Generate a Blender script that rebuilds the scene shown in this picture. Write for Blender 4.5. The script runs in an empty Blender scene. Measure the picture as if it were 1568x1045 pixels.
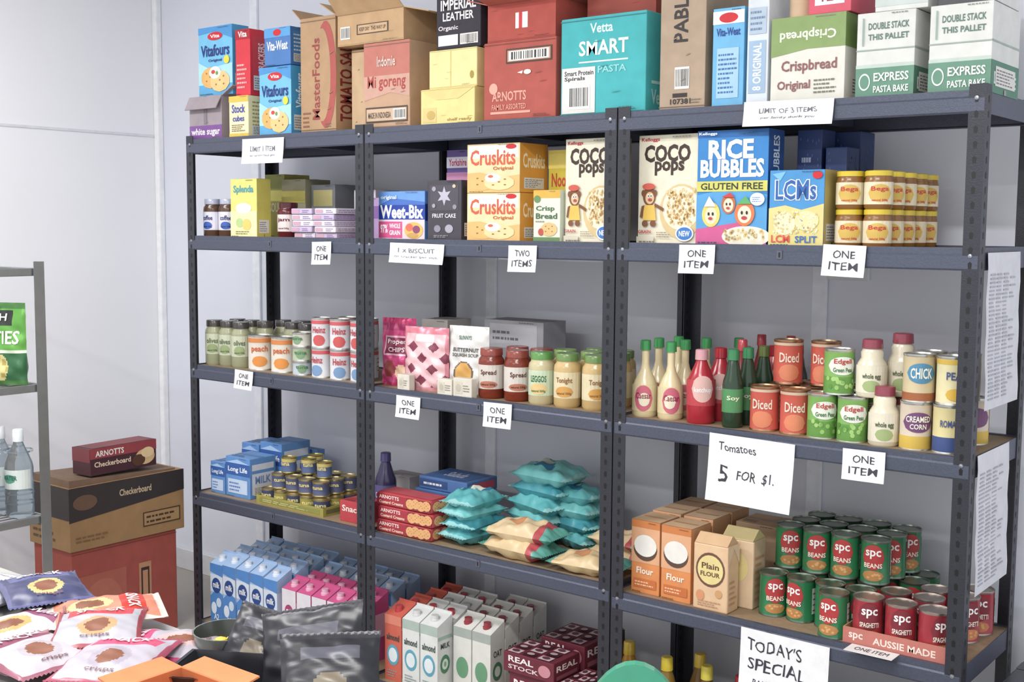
import bpy, bmesh, math, random
from mathutils import Matrix, Vector
R_=random.Random(7)
scene=bpy.context.scene
COL=scene.collection
# ---------------------------------------------------------------- materials
def lin(h):
    h=h.lstrip('#'); out=[]
    for i in (0,2,4):
        c=int(h[i:i+2],16)/255
        out.append(c/12.92 if c<=.04045 else ((c+.055)/1.055)**2.4)
    return out
MATS={}
def mat(key):
    """key: 'rrggbb' or 'rrggbb:kind'"""
    if key in MATS: return MATS[key]
    h,_,kind=key.partition(':')
    c=lin(h); m=bpy.data.materials.new('mat_'+key.replace(':','_')); m.use_nodes=True
    nt=m.node_tree; b=nt.nodes['Principled BSDF']
    rough={'':.5,'gloss':.22,'metal':.32,'glass':.08,'clear':.05,'foil':.34,'paint':.42,'wall':.75,'card':.75,'floor':.5,'mdf':.7,'film':.38}[kind]
    b.inputs['Roughness'].default_value=rough
    if kind in('metal','foil'): b.inputs['Metallic'].default_value=.85 if kind=='metal' else .2
    if kind=='paint': b.inputs['Metallic'].default_value=.25
    if kind=='clear':
        b.inputs['Transmission Weight'].default_value=.85; b.inputs['IOR'].default_value=1.2
    sc={'wall':1.3,'card':22,'mdf':60,'floor':6,'paint':160}.get(kind,30)
    amt={'wall':.025,'card':.13,'mdf':.16,'floor':.08,'paint':.16}.get(kind,.09)
    tc=nt.nodes.new('ShaderNodeTexCoord'); nz=nt.nodes.new('ShaderNodeTexNoise')
    nz.inputs['Scale'].default_value=sc; nz.inputs['Detail'].default_value=5
    nt.links.new(tc.outputs['Object'],nz.inputs['Vector'])
    mx=nt.nodes.new('ShaderNodeMix'); mx.data_type='RGBA'
    nt.links.new(nz.outputs['Fac'],mx.inputs['Factor'])
    mx.inputs['A'].default_value=[x*(1-amt*1.5) for x in c]+[1]
    mx.inputs['B'].default_value=[min(1,x*(1+amt*1.5)) for x in c]+[1]
    nt.links.new(mx.outputs['Result'],b.inputs['Base Color'])
    if kind in('paint','card','wall','foil','mdf'):
        bp=nt.nodes.new('ShaderNodeBump'); bp.inputs['Strength'].default_value={'paint':.25,'card':.15,'wall':.06,'foil':.3,'mdf':.1}[kind]
        bp.inputs['Distance'].default_value=.002
        n2=nt.nodes.new('ShaderNodeTexNoise'); n2.inputs['Scale'].default_value={'paint':260,'card':50,'wall':25,'foil':38,'mdf':120}[kind]
        nt.links.new(tc.outputs['Object'],n2.inputs['Vector']); nt.links.new(n2.outputs['Fac'],bp.inputs['Height'])
        nt.links.new(bp.outputs['Normal'],b.inputs['Normal'])
    MATS[key]=m; return m
def emis(name,c,s):
    m=bpy.data.materials.new(name); m.use_nodes=True; b=m.node_tree.nodes['Principled BSDF']
    b.inputs['Base Color'].default_value=(*c,1); b.inputs['Emission Color'].default_value=(*c,1); b.inputs['Emission Strength'].default_value=s
    MATS[name]=m; return name
# ---------------------------------------------------------------- text cache
TX={}
def textmesh(s,bold=.018):
    k=(s,bold)
    if k in TX: return TX[k]
    cu=bpy.data.curves.new('t','FONT'); cu.body=s; cu.offset=bold; cu.resolution_u=2; cu.align_x='CENTER'
    ob=bpy.data.objects.new('t',cu); COL.objects.link(ob); bpy.context.view_layer.update()
    me=bpy.data.meshes.new_from_object(ob.evaluated_get(bpy.context.evaluated_depsgraph_get()))
    vs=[(v.co.x,v.co.y) for v in me.vertices]; fs=[tuple(p.vertices) for p in me.polygons]
    bpy.data.objects.remove(ob); bpy.data.curves.remove(cu); bpy.data.meshes.remove(me)
    if not vs: TX[k]=([],[]); return TX[k]
    x0=min(v[0] for v in vs);x1=max(v[0] for v in vs);y0=min(v[1] for v in vs);y1=max(v[1] for v in vs)
    vs=[((a-x0)/max(x1-x0,1e-6),(b-y0)/max(y1-y0,1e-6)) for a,b in vs]
    TX[k]=(vs,fs); return TX[k]
# ---------------------------------------------------------------- mesh builder
class MB:
    def __init__(s,name): s.n=name; s.v=[]; s.f=[]; s.m=[]; s.sm=[]; s.keys=[]; s.M=Matrix.Identity(4)
    def mi(s,k):
        if k not in s.keys: s.keys.append(k)
        return s.keys.index(k)
    def add(s,vs,fs,k,smooth=False,ks=None):
        o=len(s.v); M=s.M
        s.v+= [tuple(M@Vector(p)) for p in vs]
        i=s.mi(k) if k else 0
        for j,f in enumerate(fs):
            s.f.append(tuple(o+a for a in f)); s.m.append(s.mi(ks[j]) if ks else i); s.sm.append(smooth)
    def done(s,parent=None):
        me=bpy.data.meshes.new(s.n); me.from_pydata(s.v,[],s.f); 
        for k in s.keys: me.materials.append(MATS[k] if k in MATS else mat(k))
        me.polygons.foreach_set('material_index',s.m); me.polygons.foreach_set('use_smooth',s.sm); me.update()
        ob=bpy.data.objects.new(s.n,me); COL.objects.link(ob)
        if parent: ob.parent=parent
        return ob
    # plain axis box with chamfer
    def box(s,x0,x1,y0,y1,z0,z1,k,c=.0,top=True):
        if c<=0:
            vs=[(x,y,z) for z in(z0,z1) for y in(y0,y1) for x in(x0,x1)]
            fs=[(0,2,3,1),(0,1,5,4),(1,3,7,5),(3,2,6,7),(2,0,4,6)]
            if top: fs.append((4,5,7,6))
            s.add(vs,fs,k); return
        bm=bmesh.new(); bmesh.ops.create_cube(bm,size=1)
        for v in bm.verts: v.co=((x0+x1)/2+v.co.x*(x1-x0),(y0+y1)/2+v.co.y*(y1-y0),(z0+z1)/2+v.co.z*(z1-z0))
        bmesh.ops.bevel(bm,geom=bm.edges[:],offset=c,segments=2,affect='EDGES',profile=.5)
        bm.verts.index_update()
        s.add([v.co[:] for v in bm.verts],[tuple(v.index for v in f.verts) for f in bm.faces],k); bm.free()
    def prism(s,prof,x0,x1,k,axis='x'):
        n=len(prof); f=(lambda x,a,b:(x,a,b)) if axis=='x' else (lambda y,a,b:(a,y,b))
        vs=[f(x0,a,b) for a,b in prof]+[f(x1,a,b) for a,b in prof]
        fs=[(i,(i+1)%n,n+(i+1)%n,n+i) for i in range(n)]+[tuple(range(n))[::-1],tuple(range(n,2*n))]
        s.add(vs,fs,k)
    def lathe(s,prof,x,y,z,seg=20,sc=1.0):
        P=[(r*sc,h*sc,k) for r,h,k in prof]; n=seg; cs=[(math.cos(2*math.pi*i/n),math.sin(2*math.pi*i/n)) for i in range(n)]
        vs=[];fs=[];ks=[];prev=None;pd=None
        for i in range(len(P)-1):
            a,b=P[i],P[i+1]; d=Vector((b[0]-a[0],b[1]-a[1]))
            if d.length<1e-7: continue
            d.normalize()
            if prev is None or (pd and d.dot(pd)<.72):
                prev=len(vs); vs+=[(x+a[0]*c,y+a[0]*q,z+a[1]) for c,q in cs]
            nx=len(vs); vs+=[(x+b[0]*c,y+b[0]*q,z+b[1]) for c,q in cs]
            for j in range(n):
                j2=(j+1)%n; fs.append((prev+j,prev+j2,nx+j2,nx+j)); ks.append(a[2])
            prev=nx; pd=d
        s.add(vs,fs,None,True,ks)
    def cyltext(s,t,x,y,z0,z1,r,ang,w,k,bold=.02):
        vs,fs=textmesh(t,bold); r+=.0009
        s.add([(x+r*math.cos(ang+(a-.5)*w),y+r*math.sin(ang+(a-.5)*w),z0+b*(z1-z0)) for a,b in vs],fs,k)
    def cylpatch(s,x,y,z0,z1,r,ang,w,k,ell=True,n=10,off=.0005):
        r+=off; vs=[];fs=[]
        for i in range(n+1):
            q=-1+2*i/n; h=math.sqrt(max(0,1-q*q)) if ell else 1
            a=ang+q*w/2; zc=(z0+z1)/2; hh=(z1-z0)/2*h
            vs+=[(x+r*math.cos(a),y+r*math.sin(a),zc-hh),(x+r*math.cos(a),y+r*math.sin(a),zc+hh)]
        fs=[(2*i,2*i+2,2*i+3,2*i+1) for i in range(n)]
        s.add(vs,fs,k)
    # artwork on a planar face given origin O, axes U,V (full lengths), normal N
    def art(s,O,U,V,N,items):
        O,U,V,N=map(Vector,(O,U,V,N)); off=.0005
        for it in items:
            off+=.00025; P=lambda u,v,o=off:tuple(O+U*u+V*v+N*o)
            t=it[0]
            if t=='r':
                _,a,b,c,d,k=it; s.add([P(a,b),P(c,b),P(c,d),P(a,d)],[(0,1,2,3)],k)
            elif t=='e':
                _,a,b,c,d,k=it; n=22; s.add([P(a+c*math.cos(2*math.pi*i/n),b+d*math.sin(2*math.pi*i/n)) for i in range(n)],[tuple(range(n))],k)
            elif t=='p':
                s.add([P(*q) for q in it[1]],[tuple(range(len(it[1])))],it[2])
            elif t in('t','tv','tf'):
                _,tx,a,b,c,d,k=it[:7]; bold=it[7] if len(it)>7 else .022
                vs,fs=textmesh(tx,bold)
                if t=='t': q=[P(a+x*(c-a),b+y*(d-b)) for x,y in vs]
                elif t=='tv': q=[P(c-y*(c-a),b+x*(d-b)) for x,y in vs]
                else: q=[P(c-x*(c-a),d-y*(d-b)) for x,y in vs]
                s.add(q,fs,k)
            elif t=='bar':
                _,a,b,c,d=it; s.add([P(a,b),P(c,b),P(c,d),P(a,d)],[(0,1,2,3)],'e8e6e0')
                off+=.0002; x=a+.06*(c-a); o2=off
                while x<c-.06*(c-a):
                    w=(c-a)*R_.choice((.02,.03,.05)); s.add([tuple(O+U*xx+V*vv+N*o2) for xx,vv in((x,b+.12*(d-b)),(x+w,b+.12*(d-b)),(x+w,d-.1*(d-b)),(x,d-.1*(d-b)))],[(0,1,2,3)],'2b2a2c'); x+=w+(c-a)*R_.choice((.025,.04))
            elif t=='fp':
                _,a,b,c,d,n,k=it
                for i in range(n):
                    y=b+(d-b)*(i+.2)/n; e=a+(c-a)*R_.uniform(.6,1); h=(d-b)/n*.42; x=a
                    while x<e:
                        w=(c-a)*R_.uniform(.06,.18); x2=min(e,x+w)
                        s.add([P(x,y),P(x2,y),P(x2,y+h),P(x,y+h)],[(0,1,2,3)],k); x=x2+(c-a)*.035
            elif t=='bis':
                _,a,b,ru,rv,k=it; n=20
                s.add([P(a+ru*math.cos(2*math.pi*i/n)*(1+.04*(i%2)),b+rv*math.sin(2*math.pi*i/n)*(1+.04*(i%2))) for i in range(n)],[tuple(range(n))],k)
                off+=.0002
                for dx,dy in((-.4,-.3),(.4,-.3),(0,.1),(-.4,.45),(.4,.45)):
                    s.add([tuple(O+U*(a+ru*dx+ru*.1*math.cos(i))+V*(b+rv*dy+rv*.1*math.sin(i))+N*off) for i in range(6)],[tuple(range(6))],'9c6a34')
            elif t=='oats':
                _,a,b,c,d,n,k=it
                for i in range(n):
                    x=R_.uniform(a,c);y=R_.uniform(b,d);q=.02
                    s.add([tuple(O+U*(x+q*math.cos(j*1.257+i))+V*(y+q*.8*math.sin(j*1.257+i))+N*off) for j in range(5)],[(0,1,2,3,4)],k)
    def artbox(s,X0,X1,Y0,Y1,Z0,Z1,F=(),R=(),T=()):
        w,d,h=X1-X0,Y1-Y0,Z1-Z0
        s.art((X0,Y0,Z0),(w,0,0),(0,0,h),(0,-1,0),F)
        s.art((X1,Y0,Z0),(0,d,0),(0,0,h),(1,0,0),R)
        s.art((X0,Y0,Z1),(w,0,0),(0,d,0),(0,0,1),T)
def shade(h,f):
    h=h.split(':')[0]; return ''.join('%02x'%max(0,min(255,int(int(h[i:i+2],16)*f))) for i in(0,2,4))
def pbox(name,X0,X1,Y0,d,z0,z1,k,F=(),R=(),T=(),c=.0015,rot=None):
    m=MB(name); cx,cy=(X0+X1)/2,Y0+d/2
    if rot is None: rot=R_.uniform(-.02,.02)
    m.M=Matrix.Translation((cx,cy,0))@Matrix.Rotation(rot,4,'Z')@Matrix.Translation((-cx,-cy,0))
    F=list(F);R=list(R);T=list(T)
    if z1-z0>.11:
        F+=[('fp',.05,.012,.45,.04,1,shade(k,.55)),('fp',.6,.965,.95,.99,1,shade(k,.6))]
        if d>.055:
            R+=[('r',.14,.08,.86,.3,'dcdad4'),('fp',.18,.1,.82,.28,5,'77757a'),('r',.46,.0,.54,.06,shade(k,.7))]
    if not T: T=[('r',.02,.42,.98,.58,shade(k,.85)),('fp',.1,.1,.6,.35,2,shade(k,.6))]
    m.box(X0,X1,Y0,Y0+d,z0,z1,k,c); m.artbox(X0,X1,Y0,Y0+d,z0,z1,F,R,T)
    return m.done()
def flap(m,hinge0,hinge1,L,ang_dir,k,t=.003):
    a,b=Vector(hinge0),Vector(hinge1); d=Vector(ang_dir).normalized()*L; n=(b-a).cross(d).normalized()*t
    ins=(b-a)*.02
    vs=[a,b,b+d-ins,a+d+ins]; vs=[tuple(v) for v in vs]+[tuple(v+n) for v in vs]
    m.add(vs,[(0,1,2,3),(7,6,5,4),(0,4,5,1),(1,5,6,2),(2,6,7,3),(3,7,4,0)],k)
def carton(name,X0,X1,Y0,d,z0,z1,k,F=(),R=(),flaps=True,dirs=None,inner=None,fk=None,tape='cfae7c:gloss'):
    m=MB(name); t=.004; Y1=Y0+d
    if flaps:
        m.box(X0,X1,Y0,Y1,z0,z0+t,k); m.box(X0,X1,Y0,Y0+t,z0+t,z1,k); m.box(X0,X1,Y1-t,Y1,z0+t,z1,k)
        m.box(X0,X0+t,Y0+t,Y1-t,z0+t,z1,k); m.box(X1-t,X1,Y0+t,Y1-t,z0+t,z1,k)
        dd=dirs or {'F':(0,-.9,.5),'R':(.9,0,.6),'L':(-.9,0,.7),'B':(0,.8,.8)}
        fk=fk or k
        if 'F' in dd: flap(m,(X0,Y0,z1),(X1,Y0,z1),d*.35,dd['F'],fk)
        if 'R' in dd: flap(m,(X1,Y0,z1),(X1,Y1,z1),(X1-X0)*.35,dd['R'],fk)
        if 'L' in dd: flap(m,(X0,Y1,z1),(X0,Y0,z1),(X1-X0)*.35,dd['L'],fk)
        if 'B' in dd: flap(m,(X1,Y1,z1),(X0,Y1,z1),d*.35,dd['B'],fk)
    else:
        m.box(X0,X1,Y0,Y1,z0,z1,k,.0025)
        ym=(Y0+Y1)/2
        m.add([(X0,ym-.025,z1+.0006),(X1,ym-.025,z1+.0006),(X1,ym+.025,z1+.0006),(X0,ym+.025,z1+.0006)],[(0,1,2,3)],tape)
        m.add([(X1+.0006,ym-.025,z1-.05),(X1+.0006,ym+.025,z1-.05),(X1+.0006,ym+.025,z1),(X1+.0006,ym-.025,z1)],[(0,1,2,3)],tape)
    dk=shade(k,.72)
    F=list(F)+[('r',0,.965,1,.972,dk),('r',0,.03,1,.036,dk),('fp',.7,.05,.95,.09,2,dk)]
    for i in range(3):
        a,b=R_.uniform(.05,.9),R_.uniform(.1,.9); F.append(('p',[(a,b),(a+.09,b+.012),(a+.1,b+.02),(a+.02,b+.012)],shade(k,.84)))
    m.artbox(X0,X1,Y0,Y1,z0,z1,F,R)
    return m.done()
# bags
def pillow(m,w,h,t,colf,M,stand=False,nu=18,nv=22,seed=0,text=(),wk=1.0):
    rr=random.Random(seed); ph=[rr.uniform(0,6.28) for _ in range(8)]
    def S(u,v,side):
        au=abs(u)
        if stand:
            q=(v+1)/2; fv=(1-q**1.6)**.75*(.75+.25*min(1,q*6))
        else:
            e=min(1,max(0,(1-abs(v)-.07)/.93)); fv=1-(1-e)**3
        th=t*(max(0,1-au**3))**.6*fv
        wr=.055*wk*t*(math.sin(7*u+5*v+ph[0])+math.sin(11*v-4*u+ph[1])+.9*math.sin(17*u+ph[2])*abs(v)**2+ .5*math.sin(19*v+9*u+ph[4]))*(fv**.3 if fv>0 else 0)
        pin=1-.06*(1-abs(v)**2)*(0 if stand else 1)
        return (u*w/2*pin, side*(th/2+(wr if th>0 else 0)), v*h/2)
    old=m.M; m.M=old@M
    for side in(-1,1):
        vs=[];fs=[];ks=[]
        for j in range(nv+1):
            v=-1+2*j/nv
            for i in range(nu+1):
                u=-1+2*i/nu; p=S(u,v,side)
                if not stand and abs(v)>.93: p=(p[0],p[1]+.0015*((i%2)*2-1),p[2])
                vs.append(p)
        for j in range(nv):
            for i in range(nu):
                a=j*(nu+1)+i; f=(a,a+1,a+nu+2,a+nu+1); fs.append(f if side<0 else f[::-1])
                ks.append(colf((i+.5)/nu,(j+.5)/nv,side))
        m.add(vs,fs,None,True,ks)
    if stand:
        vs=[S(-1+2*i/nu,-1,-1) for i in range(nu+1)]+[S(-1+2*i/nu,-1,1) for i in range(nu+1)]
        m.add(vs,[(i,nu+1+i,nu+2+i,i+1) for i in range(nu)],colf(.5,0,1))
    for tx,a,b,c,d,k in text:
        vs,fs=textmesh(tx)
        q=[]
        for x,y in vs:
            u=(a+x*(c-a))*2-1; v=(b+y*(d-b))*2-1; p=S(u,v,-1); q.append((p[0],p[1]-.0026,p[2]))
        m.add(q,fs,k)
    m.M=old
# cans, jars, bottles
FA=math.radians(-62)   # default facing of labels
def can(m,x,y,z,r,h,lab,text=None,tc='f5f3ee',band=None,ang=None,lid='c9c8c4:metal',patch=None,t2=None):
    ang=FA+R_.uniform(-.35,.35) if ang is None else ang
    m.lathe([(0,.001,lid),(r-.003,.001,lid),(r,0,lid),(r,.003,lid),(r-.001,.005,lab),(r-.001,h-.006,lid),(r,h-.004,lid),(r,h,lid),(r-.002,h,lid),(r-.003,h-.003,lid),(r*.72,h-.003,lid),(r*.7,h-.0022,lid),(0,h-.0022,lid)],x,y,z)
    if band:
        m.lathe([(r-.0004,h*band[0],band[2]),(r-.0004,h*band[1],band[2])],x,y,z)
    if patch: m.cylpatch(x,y,z+h*patch[0],z+h*patch[1],r-.0004,ang,patch[2],patch[3])
    if text: m.cyltext(text,x,y,z+h*.5,z+h*.72,r,ang,1.35,tc)
    if t2: m.cyltext(t2[0],x,y,z+h*.2,z+h*.34,r,ang,1.4,t2[1])
    if h>.08:
        m.cylpatch(x,y,z+h*.2,z+h*.8,r-.0006,ang+1.75,.7,'dcd8d0',ell=False,n=5)
        for q in range(4): m.cylpatch(x,y,z+h*(.27+.13*q),z+h*(.30+.13*q),r-.0003,ang+1.75,.55,'6a666a',ell=False,n=3)
def jar(m,x,y,z,r,h,body,lab,lid,text=None,tc='333333',l0=.18,l1=.66,ang=None,lidr=.86,patch=None):
    ang=FA+R_.uniform(-.25,.25) if ang is None else ang
    m.lathe([(0,0,body),(r*.88,0,body),(r,h*.05,body),(r,h*.72,body),(r*.96,h*.78,body),(r*lidr*.95,h*.83,body),(r*lidr*.95,h*.86,lid),(r*lidr,h*.86,lid),(r*lidr,h*.985,lid),(r*lidr*.94,h,lid),(0,h,lid)],x,y,z)
    if lab:
        m.cylpatch(x,y,z+h*l0,z+h*l1,r,ang,5.2,lab,ell=False,n=18)
        if patch: m.cylpatch(x,y,z+h*patch[0],z+h*patch[1],r+.0006,ang,patch[2],patch[3])
        if text: m.cyltext(text,x,y,z+h*(l0+(l1-l0)*.54),z+h*(l0+(l1-l0)*.80),r+.0006,ang,1.25,tc)
        m.cyltext('natural 500g',x,y,z+h*(l0+(l1-l0)*.12),z+h*(l0+(l1-l0)*.24),r+.0009,ang,1.1,tc)
def bottle(m,x,y,z,r,h,body,cap,lab,text=None,tc='333333',neck=.3,shoulder=.55,l0=.12,l1=.5,ang=None,patch=None,capr=None,caph=.14):
    ang=FA+R_.uniform(-.25,.25) if ang is None else ang
    nr=r*neck; cr=capr or nr*1.25
    m.lathe([(0,0,body),(r*.9,0,body),(r,h*.03,body),(r,h*shoulder*.9,body),(r*.93,h*shoulder,body),(r*.72,h*(shoulder+.09),body),(nr*1.35,h*(shoulder+.19),body),(nr,h*min(.86,shoulder+.27),body),(nr,h*(1-caph),cap),(cr,h*(1-caph),cap),(cr*.95,h*.99,cap),(cr*.8,h,cap),(0,h,cap)],x,y,z)
    if lab:
        m.cylpatch(x,y,z+h*l0,z+h*l1,r,ang,3.2,lab,ell=False,n=14)
        if patch: m.cylpatch(x,y,z+h*patch[0],z+h*patch[1],r+.0005,ang,patch[2],patch[3])
        if text: m.cyltext(text,x,y,z+h*(l0+(l1-l0)*.48),z+h*(l0+(l1-l0)*.72),r+.0009,ang,1.2,tc)
def milk(m,x,y,z,w,d,h,k,cap,F=(),R=()):
    x0,x1,y0,y1=x,x+w,y,y+d; a=h*.88
    vs=[(x0,y0,z),(x1,y0,z),(x1,y1,z),(x0,y1,z),(x0,y0,z+a),(x1,y0,z+a),(x1,y1,z+h),(x0,y1,z+h)]
    m.add(vs,[(3,2,1,0),(0,1,5,4),(1,2,6,5),(2,3,7,6),(3,0,4,7),(4,5,6,7)],k)
    m.artbox(x0,x1,y0,y1,z,z+a,F,R)
    m.lathe([(.0145,0,cap),(.0145,.008,cap),(.012,.010,cap),(.012,.021,cap),(0,.021,cap)],x0+w/2,y0+d*.42,z+a+(h-a)*.42-.006,seg=14)
    m.box(x0,x1,y1-.003,y1,z+h-.001,z+h+.005,k)
def paper(name,X0,X1,Z0,Z1,Y,lines,curl=.006,col='e8e8ea',tc='34343e',bold=.004,hand=True):
    m=MB(name); n=6; vs=[]
    xc,zc=(X0+X1)/2,(Z0+Z1)/2; rt=R_.uniform(-.03,.03)
    m.M=Matrix.Translation((xc,0,Z1))@Matrix.Rotation(rt,4,'Y')@Matrix.Translation((-xc,0,-Z1))
    for j in range(n+1):
        q=j/n; y=Y-curl*(1-q)**2
        vs+=[(X0,y,Z0+(Z1-Z0)*q),(X1,y-curl*.3*(1-q),Z0+(Z1-Z0)*q)]
    m.add(vs,[(2*j,2*j+1,2*j+3,2*j+2) for j in range(n)],col,True)
    m.add([(a,b+.0006,c) for a,b,c in vs],[(2*j,2*j+2,2*j+3,2*j+1) for j in range(n)],col,True)
    for t,a,b,c,d in lines:
        tv,tf=textmesh(t,bold); p=R_.uniform(0,6)
        q=[]
        for x,y in tv:
            if hand:
                y2=y*(1+.08*math.sin(13*x+p))+.06*math.sin(9*x+2*p); x=x+.01*math.sin(6*y+p)+.015*(y-.5)*math.sin(17*x+p); y=y2
            u=a+x*(c-a); v=b+y*(d-b); q.append((X0+(X1-X0)*u,Y-curl*(1-v)**2-curl*.3*(1-v)*u-.0008,Z0+(Z1-Z0)*v))
        m.add(q,tf,tc)
    return m
# ================================================================= ROOM
XL=-.85; YB=.5; XR=5.2; YF=-4.6; H=2.75
def slab(name,x0,x1,y0,y1,z0,z1,k):
    m=MB(name); m.box(x0,x1,y0,y1,z0,z1,k); return m.done()
slab('floor',XL-.1,XR,YF,YB+.1,-.1,0,'a8a29a:floor')
slab('wall_back',XL-.1,XR,YB,YB+.1,0,H,'dde0ea:wall')
slab('wall_left',XL-.1,XL,YF,YB,0,H,'f0f0f4:wall')
slab('ceiling',XL-.1,XR,YF,YB+.1,H,H+.08,'ececec:wall')
m=MB('trim_1'); m.box(XL,XL+.03,YB-.03,YB,0,H,'f2f4f8',.006); m.done()
m=MB('trim_2')
for x in(-.215,1.0,2.18): m.box(x-.022,x+.022,YB-.012,YB,.09,H,'e8ebf2',.003)
m.done()
m=MB('trim_3'); m.box(XL,XL+.004,YF,YB-.03,1.872,1.882,'dcdce2'); m.done()
m=MB('baseboard_back'); m.box(XL+.03,XR,YB-.014,YB,0,.09,'d5d6da',.003); m.done()
m=MB('baseboard_left'); m.box(XL,XL+.014,YF,YB-.03,0,.09,'d8d8da',.003); m.done()
m=MB('power_outlet'); m.box(2.20,2.32,YB-.012,YB,1.36,1.44,'d8d9dc',.003)
for x in(2.235,2.285):
    for dx,dz in((-.008,.01),(.008,.01),(0,-.01)): m.box(x+dx-.0015,x+dx+.0015,YB-.0135,YB-.012,1.395+dz-.005,1.395+dz+.005,'3a3a3a')
m.done()
# ================================================================= SHELVING
B=[0,.89,1.823,2.761]; D=.394
LV=[[1.8,1.461,.999,.533,.049],[1.8,1.461,.999,.533,.049],[1.8,1.461,.999,.520,.049]]
BEAM='4d5262:paint'; POST='33343c:paint'; HOLE='0c0c10'
def unit(i):
    m=MB('metal_shelving_unit'); xa=B[i]+.002; xb=B[i+1]-.002; w=.037; t=.0022; top=1.812
    for x0,s in((xa,1),(xb,-1)):
        for y0,q in((0,1),(D,-1)):
            a,b=sorted((x0,x0+s*w)); m.box(a,b,*sorted((y0,y0+q*t)),.004,top,POST)
            a,b=sorted((x0,x0+s*t)); c,d=sorted((y0+q*t,y0+q*w)); m.box(a,b,c,d,.004,top,POST)
            m.box(*sorted((x0-s*.0005,x0+s*(w+.002))),*sorted((y0-q*.0005,y0+q*(w+.002))),0,.02,'202024')
            z=.05
            while z<top-.02:
                if q==1:
                    xc=x0+s*.020
                    m.add([(xc-.0035,y0-.0004,z),(xc+.0035,y0-.0004,z),(xc+.0045,y0-.0004,z+.012),(xc,y0-.0004,z+.016),(xc-.0045,y0-.0004,z+.012)],[(0,1,2,3,4)],HOLE)
                yy=y0+q*.02
                for xx in(x0-s*.0004,x0+s*(t+.0004)):
                    m.add([(xx,yy-.0035,z),(xx,yy+.0035,z),(xx,yy+.0045,z+.012),(xx,yy,z+.016),(xx,yy-.0045,z+.012)],[(0,1,2,3,4)],HOLE)
                z+=.0325
    for L in LV[i]:
        for y0,q in((t,1),(D-t,-1)):
            pr=[(0,0),(0,-.014),(-.0025,-.018),(-.0025,-.046),(0,-.05),(.006,-.05),(.006,-.047),(.0022,-.044),(.0022,-.008),(.012,-.008),(.012,0)]
            pr=[(y0+q*a,L+b) for a,b in pr]
            m.prism(pr,xa+.0035,xb-.0035,BEAM)
        for x0,s in((xa,1),(xb,-1)):
            a,b=sorted((x0+s*.0025,x0+s*.0045)); m.box(a,b,.012,D-.012,L-.05,L,BEAM)
            rv=Matrix.Translation((x0+s*.02,-.0002,L-.018))@Matrix.Rotation(math.radians(90),4,'X')
            old=m.M; m.M=rv; m.lathe([(.0055,0,'9a9ca6:metal'),(.0045,.002,'9a9ca6:metal'),(0,.003,'9a9ca6:metal')],0,0,0,seg=10); m.M=old
        m.box(xa+.005,xb-.005,.006,D-.006,L-.012,L-.004,'947e64:mdf')
        xc=(xa+xb)/2; m.box(xc-.014,xc+.014,.008,D-.008,L-.034,L-.0125,BEAM)
        m.box(xc-.007,xc+.007,-.0024,.0005,L-.034,L-.014,'5b5f6c:paint'); m.box(xc-.002,xc+.002,-.003,-.0023,L-.03,L-.018,HOLE)
    return m.done()
for i in range(3): unit(i)
S5=[l[0]-.004 for l in LV][0]; S4=1.461-.004; S3=.999-.004; S2=.533-.004; S2c=.520-.004; S1=.049-.004
# ================================================================= LEVEL 5 (top cartons)
z=S5
RED='c8222c'; NAVY='23306e'; CY='72b8dc'; CR='efe3b4'; KR='b08f6e:card'; KR2='bd9c76:card'; WH='ecebe8'
carton('sugar_carton',-.015,.165,.03,.15,z,1.95,'9a8f94:card',F=[('r',0,0,1,.34,'7a4f8f'),('t','white sugar',.06,.08,.94,.28,'f0ecf2'),('r',.45,.36,.55,1,'7f757b')],dirs={'R':(.9,0,.5),'F':(0,-.5,-.95)})
def vita(X0,X1,Y0,d,z0,z1,name='cracker_box'):
    return pbox(name,X0,X1,Y0,d,z0,z1,CY,F=[('r',0,0,1,.16,'5aa4d0'),('p',[(0,.9),(0,1),(1,1),(1,.8),(.5,.93)],'4a90cb'),('p',[(0,.16),(0,.5),(.3,.4),(1,.45),(1,.16)],'a6d6e8'),('e',.5,.86,.22,.06,RED),('t','Vita',.36,.835,.64,.885,'ffffff'),('t','Vitafours',.08,.57,.92,.74,'1b2f7a'),('t','Original',.3,.48,.7,.53,'1b2f7a'),('bis',.35,.26,.26,.15,'d9ab66'),('bis',.64,.2,.28,.15,'e6c084'),('e',.5,.33,.17,.09,'f3efe0'),('e',.45,.34,.06,.03,'c8483c'),('e',.56,.32,.04,.03,'6f9a4a'),('e',.85,.5,.08,.06,'e8d040')],
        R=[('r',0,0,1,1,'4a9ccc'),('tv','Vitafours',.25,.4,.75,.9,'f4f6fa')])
vita(.015,.205,.05,.07,1.953,2.19)
pbox('cracker_box',.225,.30,.045,.10,1.942,2.165,'cf3340',F=[('r',0,.85,1,1,'a81e2c'),('t','Vita',.2,.88,.8,.97,'ffffff'),('fp',.1,.1,.9,.5,6,'efb0b0')],R=[('r',.1,.1,.9,.9,'c8404a'),('tv','CRACKERS',.35,.35,.65,.8,'f6dcdc')])
pbox('stock_cube_box',.205,.305,.03,.12,z,1.94,CR,F=[('r',0,0,1,.12,'d8bb52'),('r',0,.86,1,1,'d8bb52'),('t','Stock',.15,.6,.85,.8,'3b4aa0'),('t','cubes',.2,.4,.8,.54,'3b4aa0'),('fp',.15,.16,.85,.34,4,'6a5a40')],R=[('fp',.15,.1,.85,.9,9,'b09a58')])
vita(.365,.525,.03,.075,z,2.024)
pbox('cracker_box',.345,.52,.12,.09,z,2.03,'3b87c4')
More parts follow.
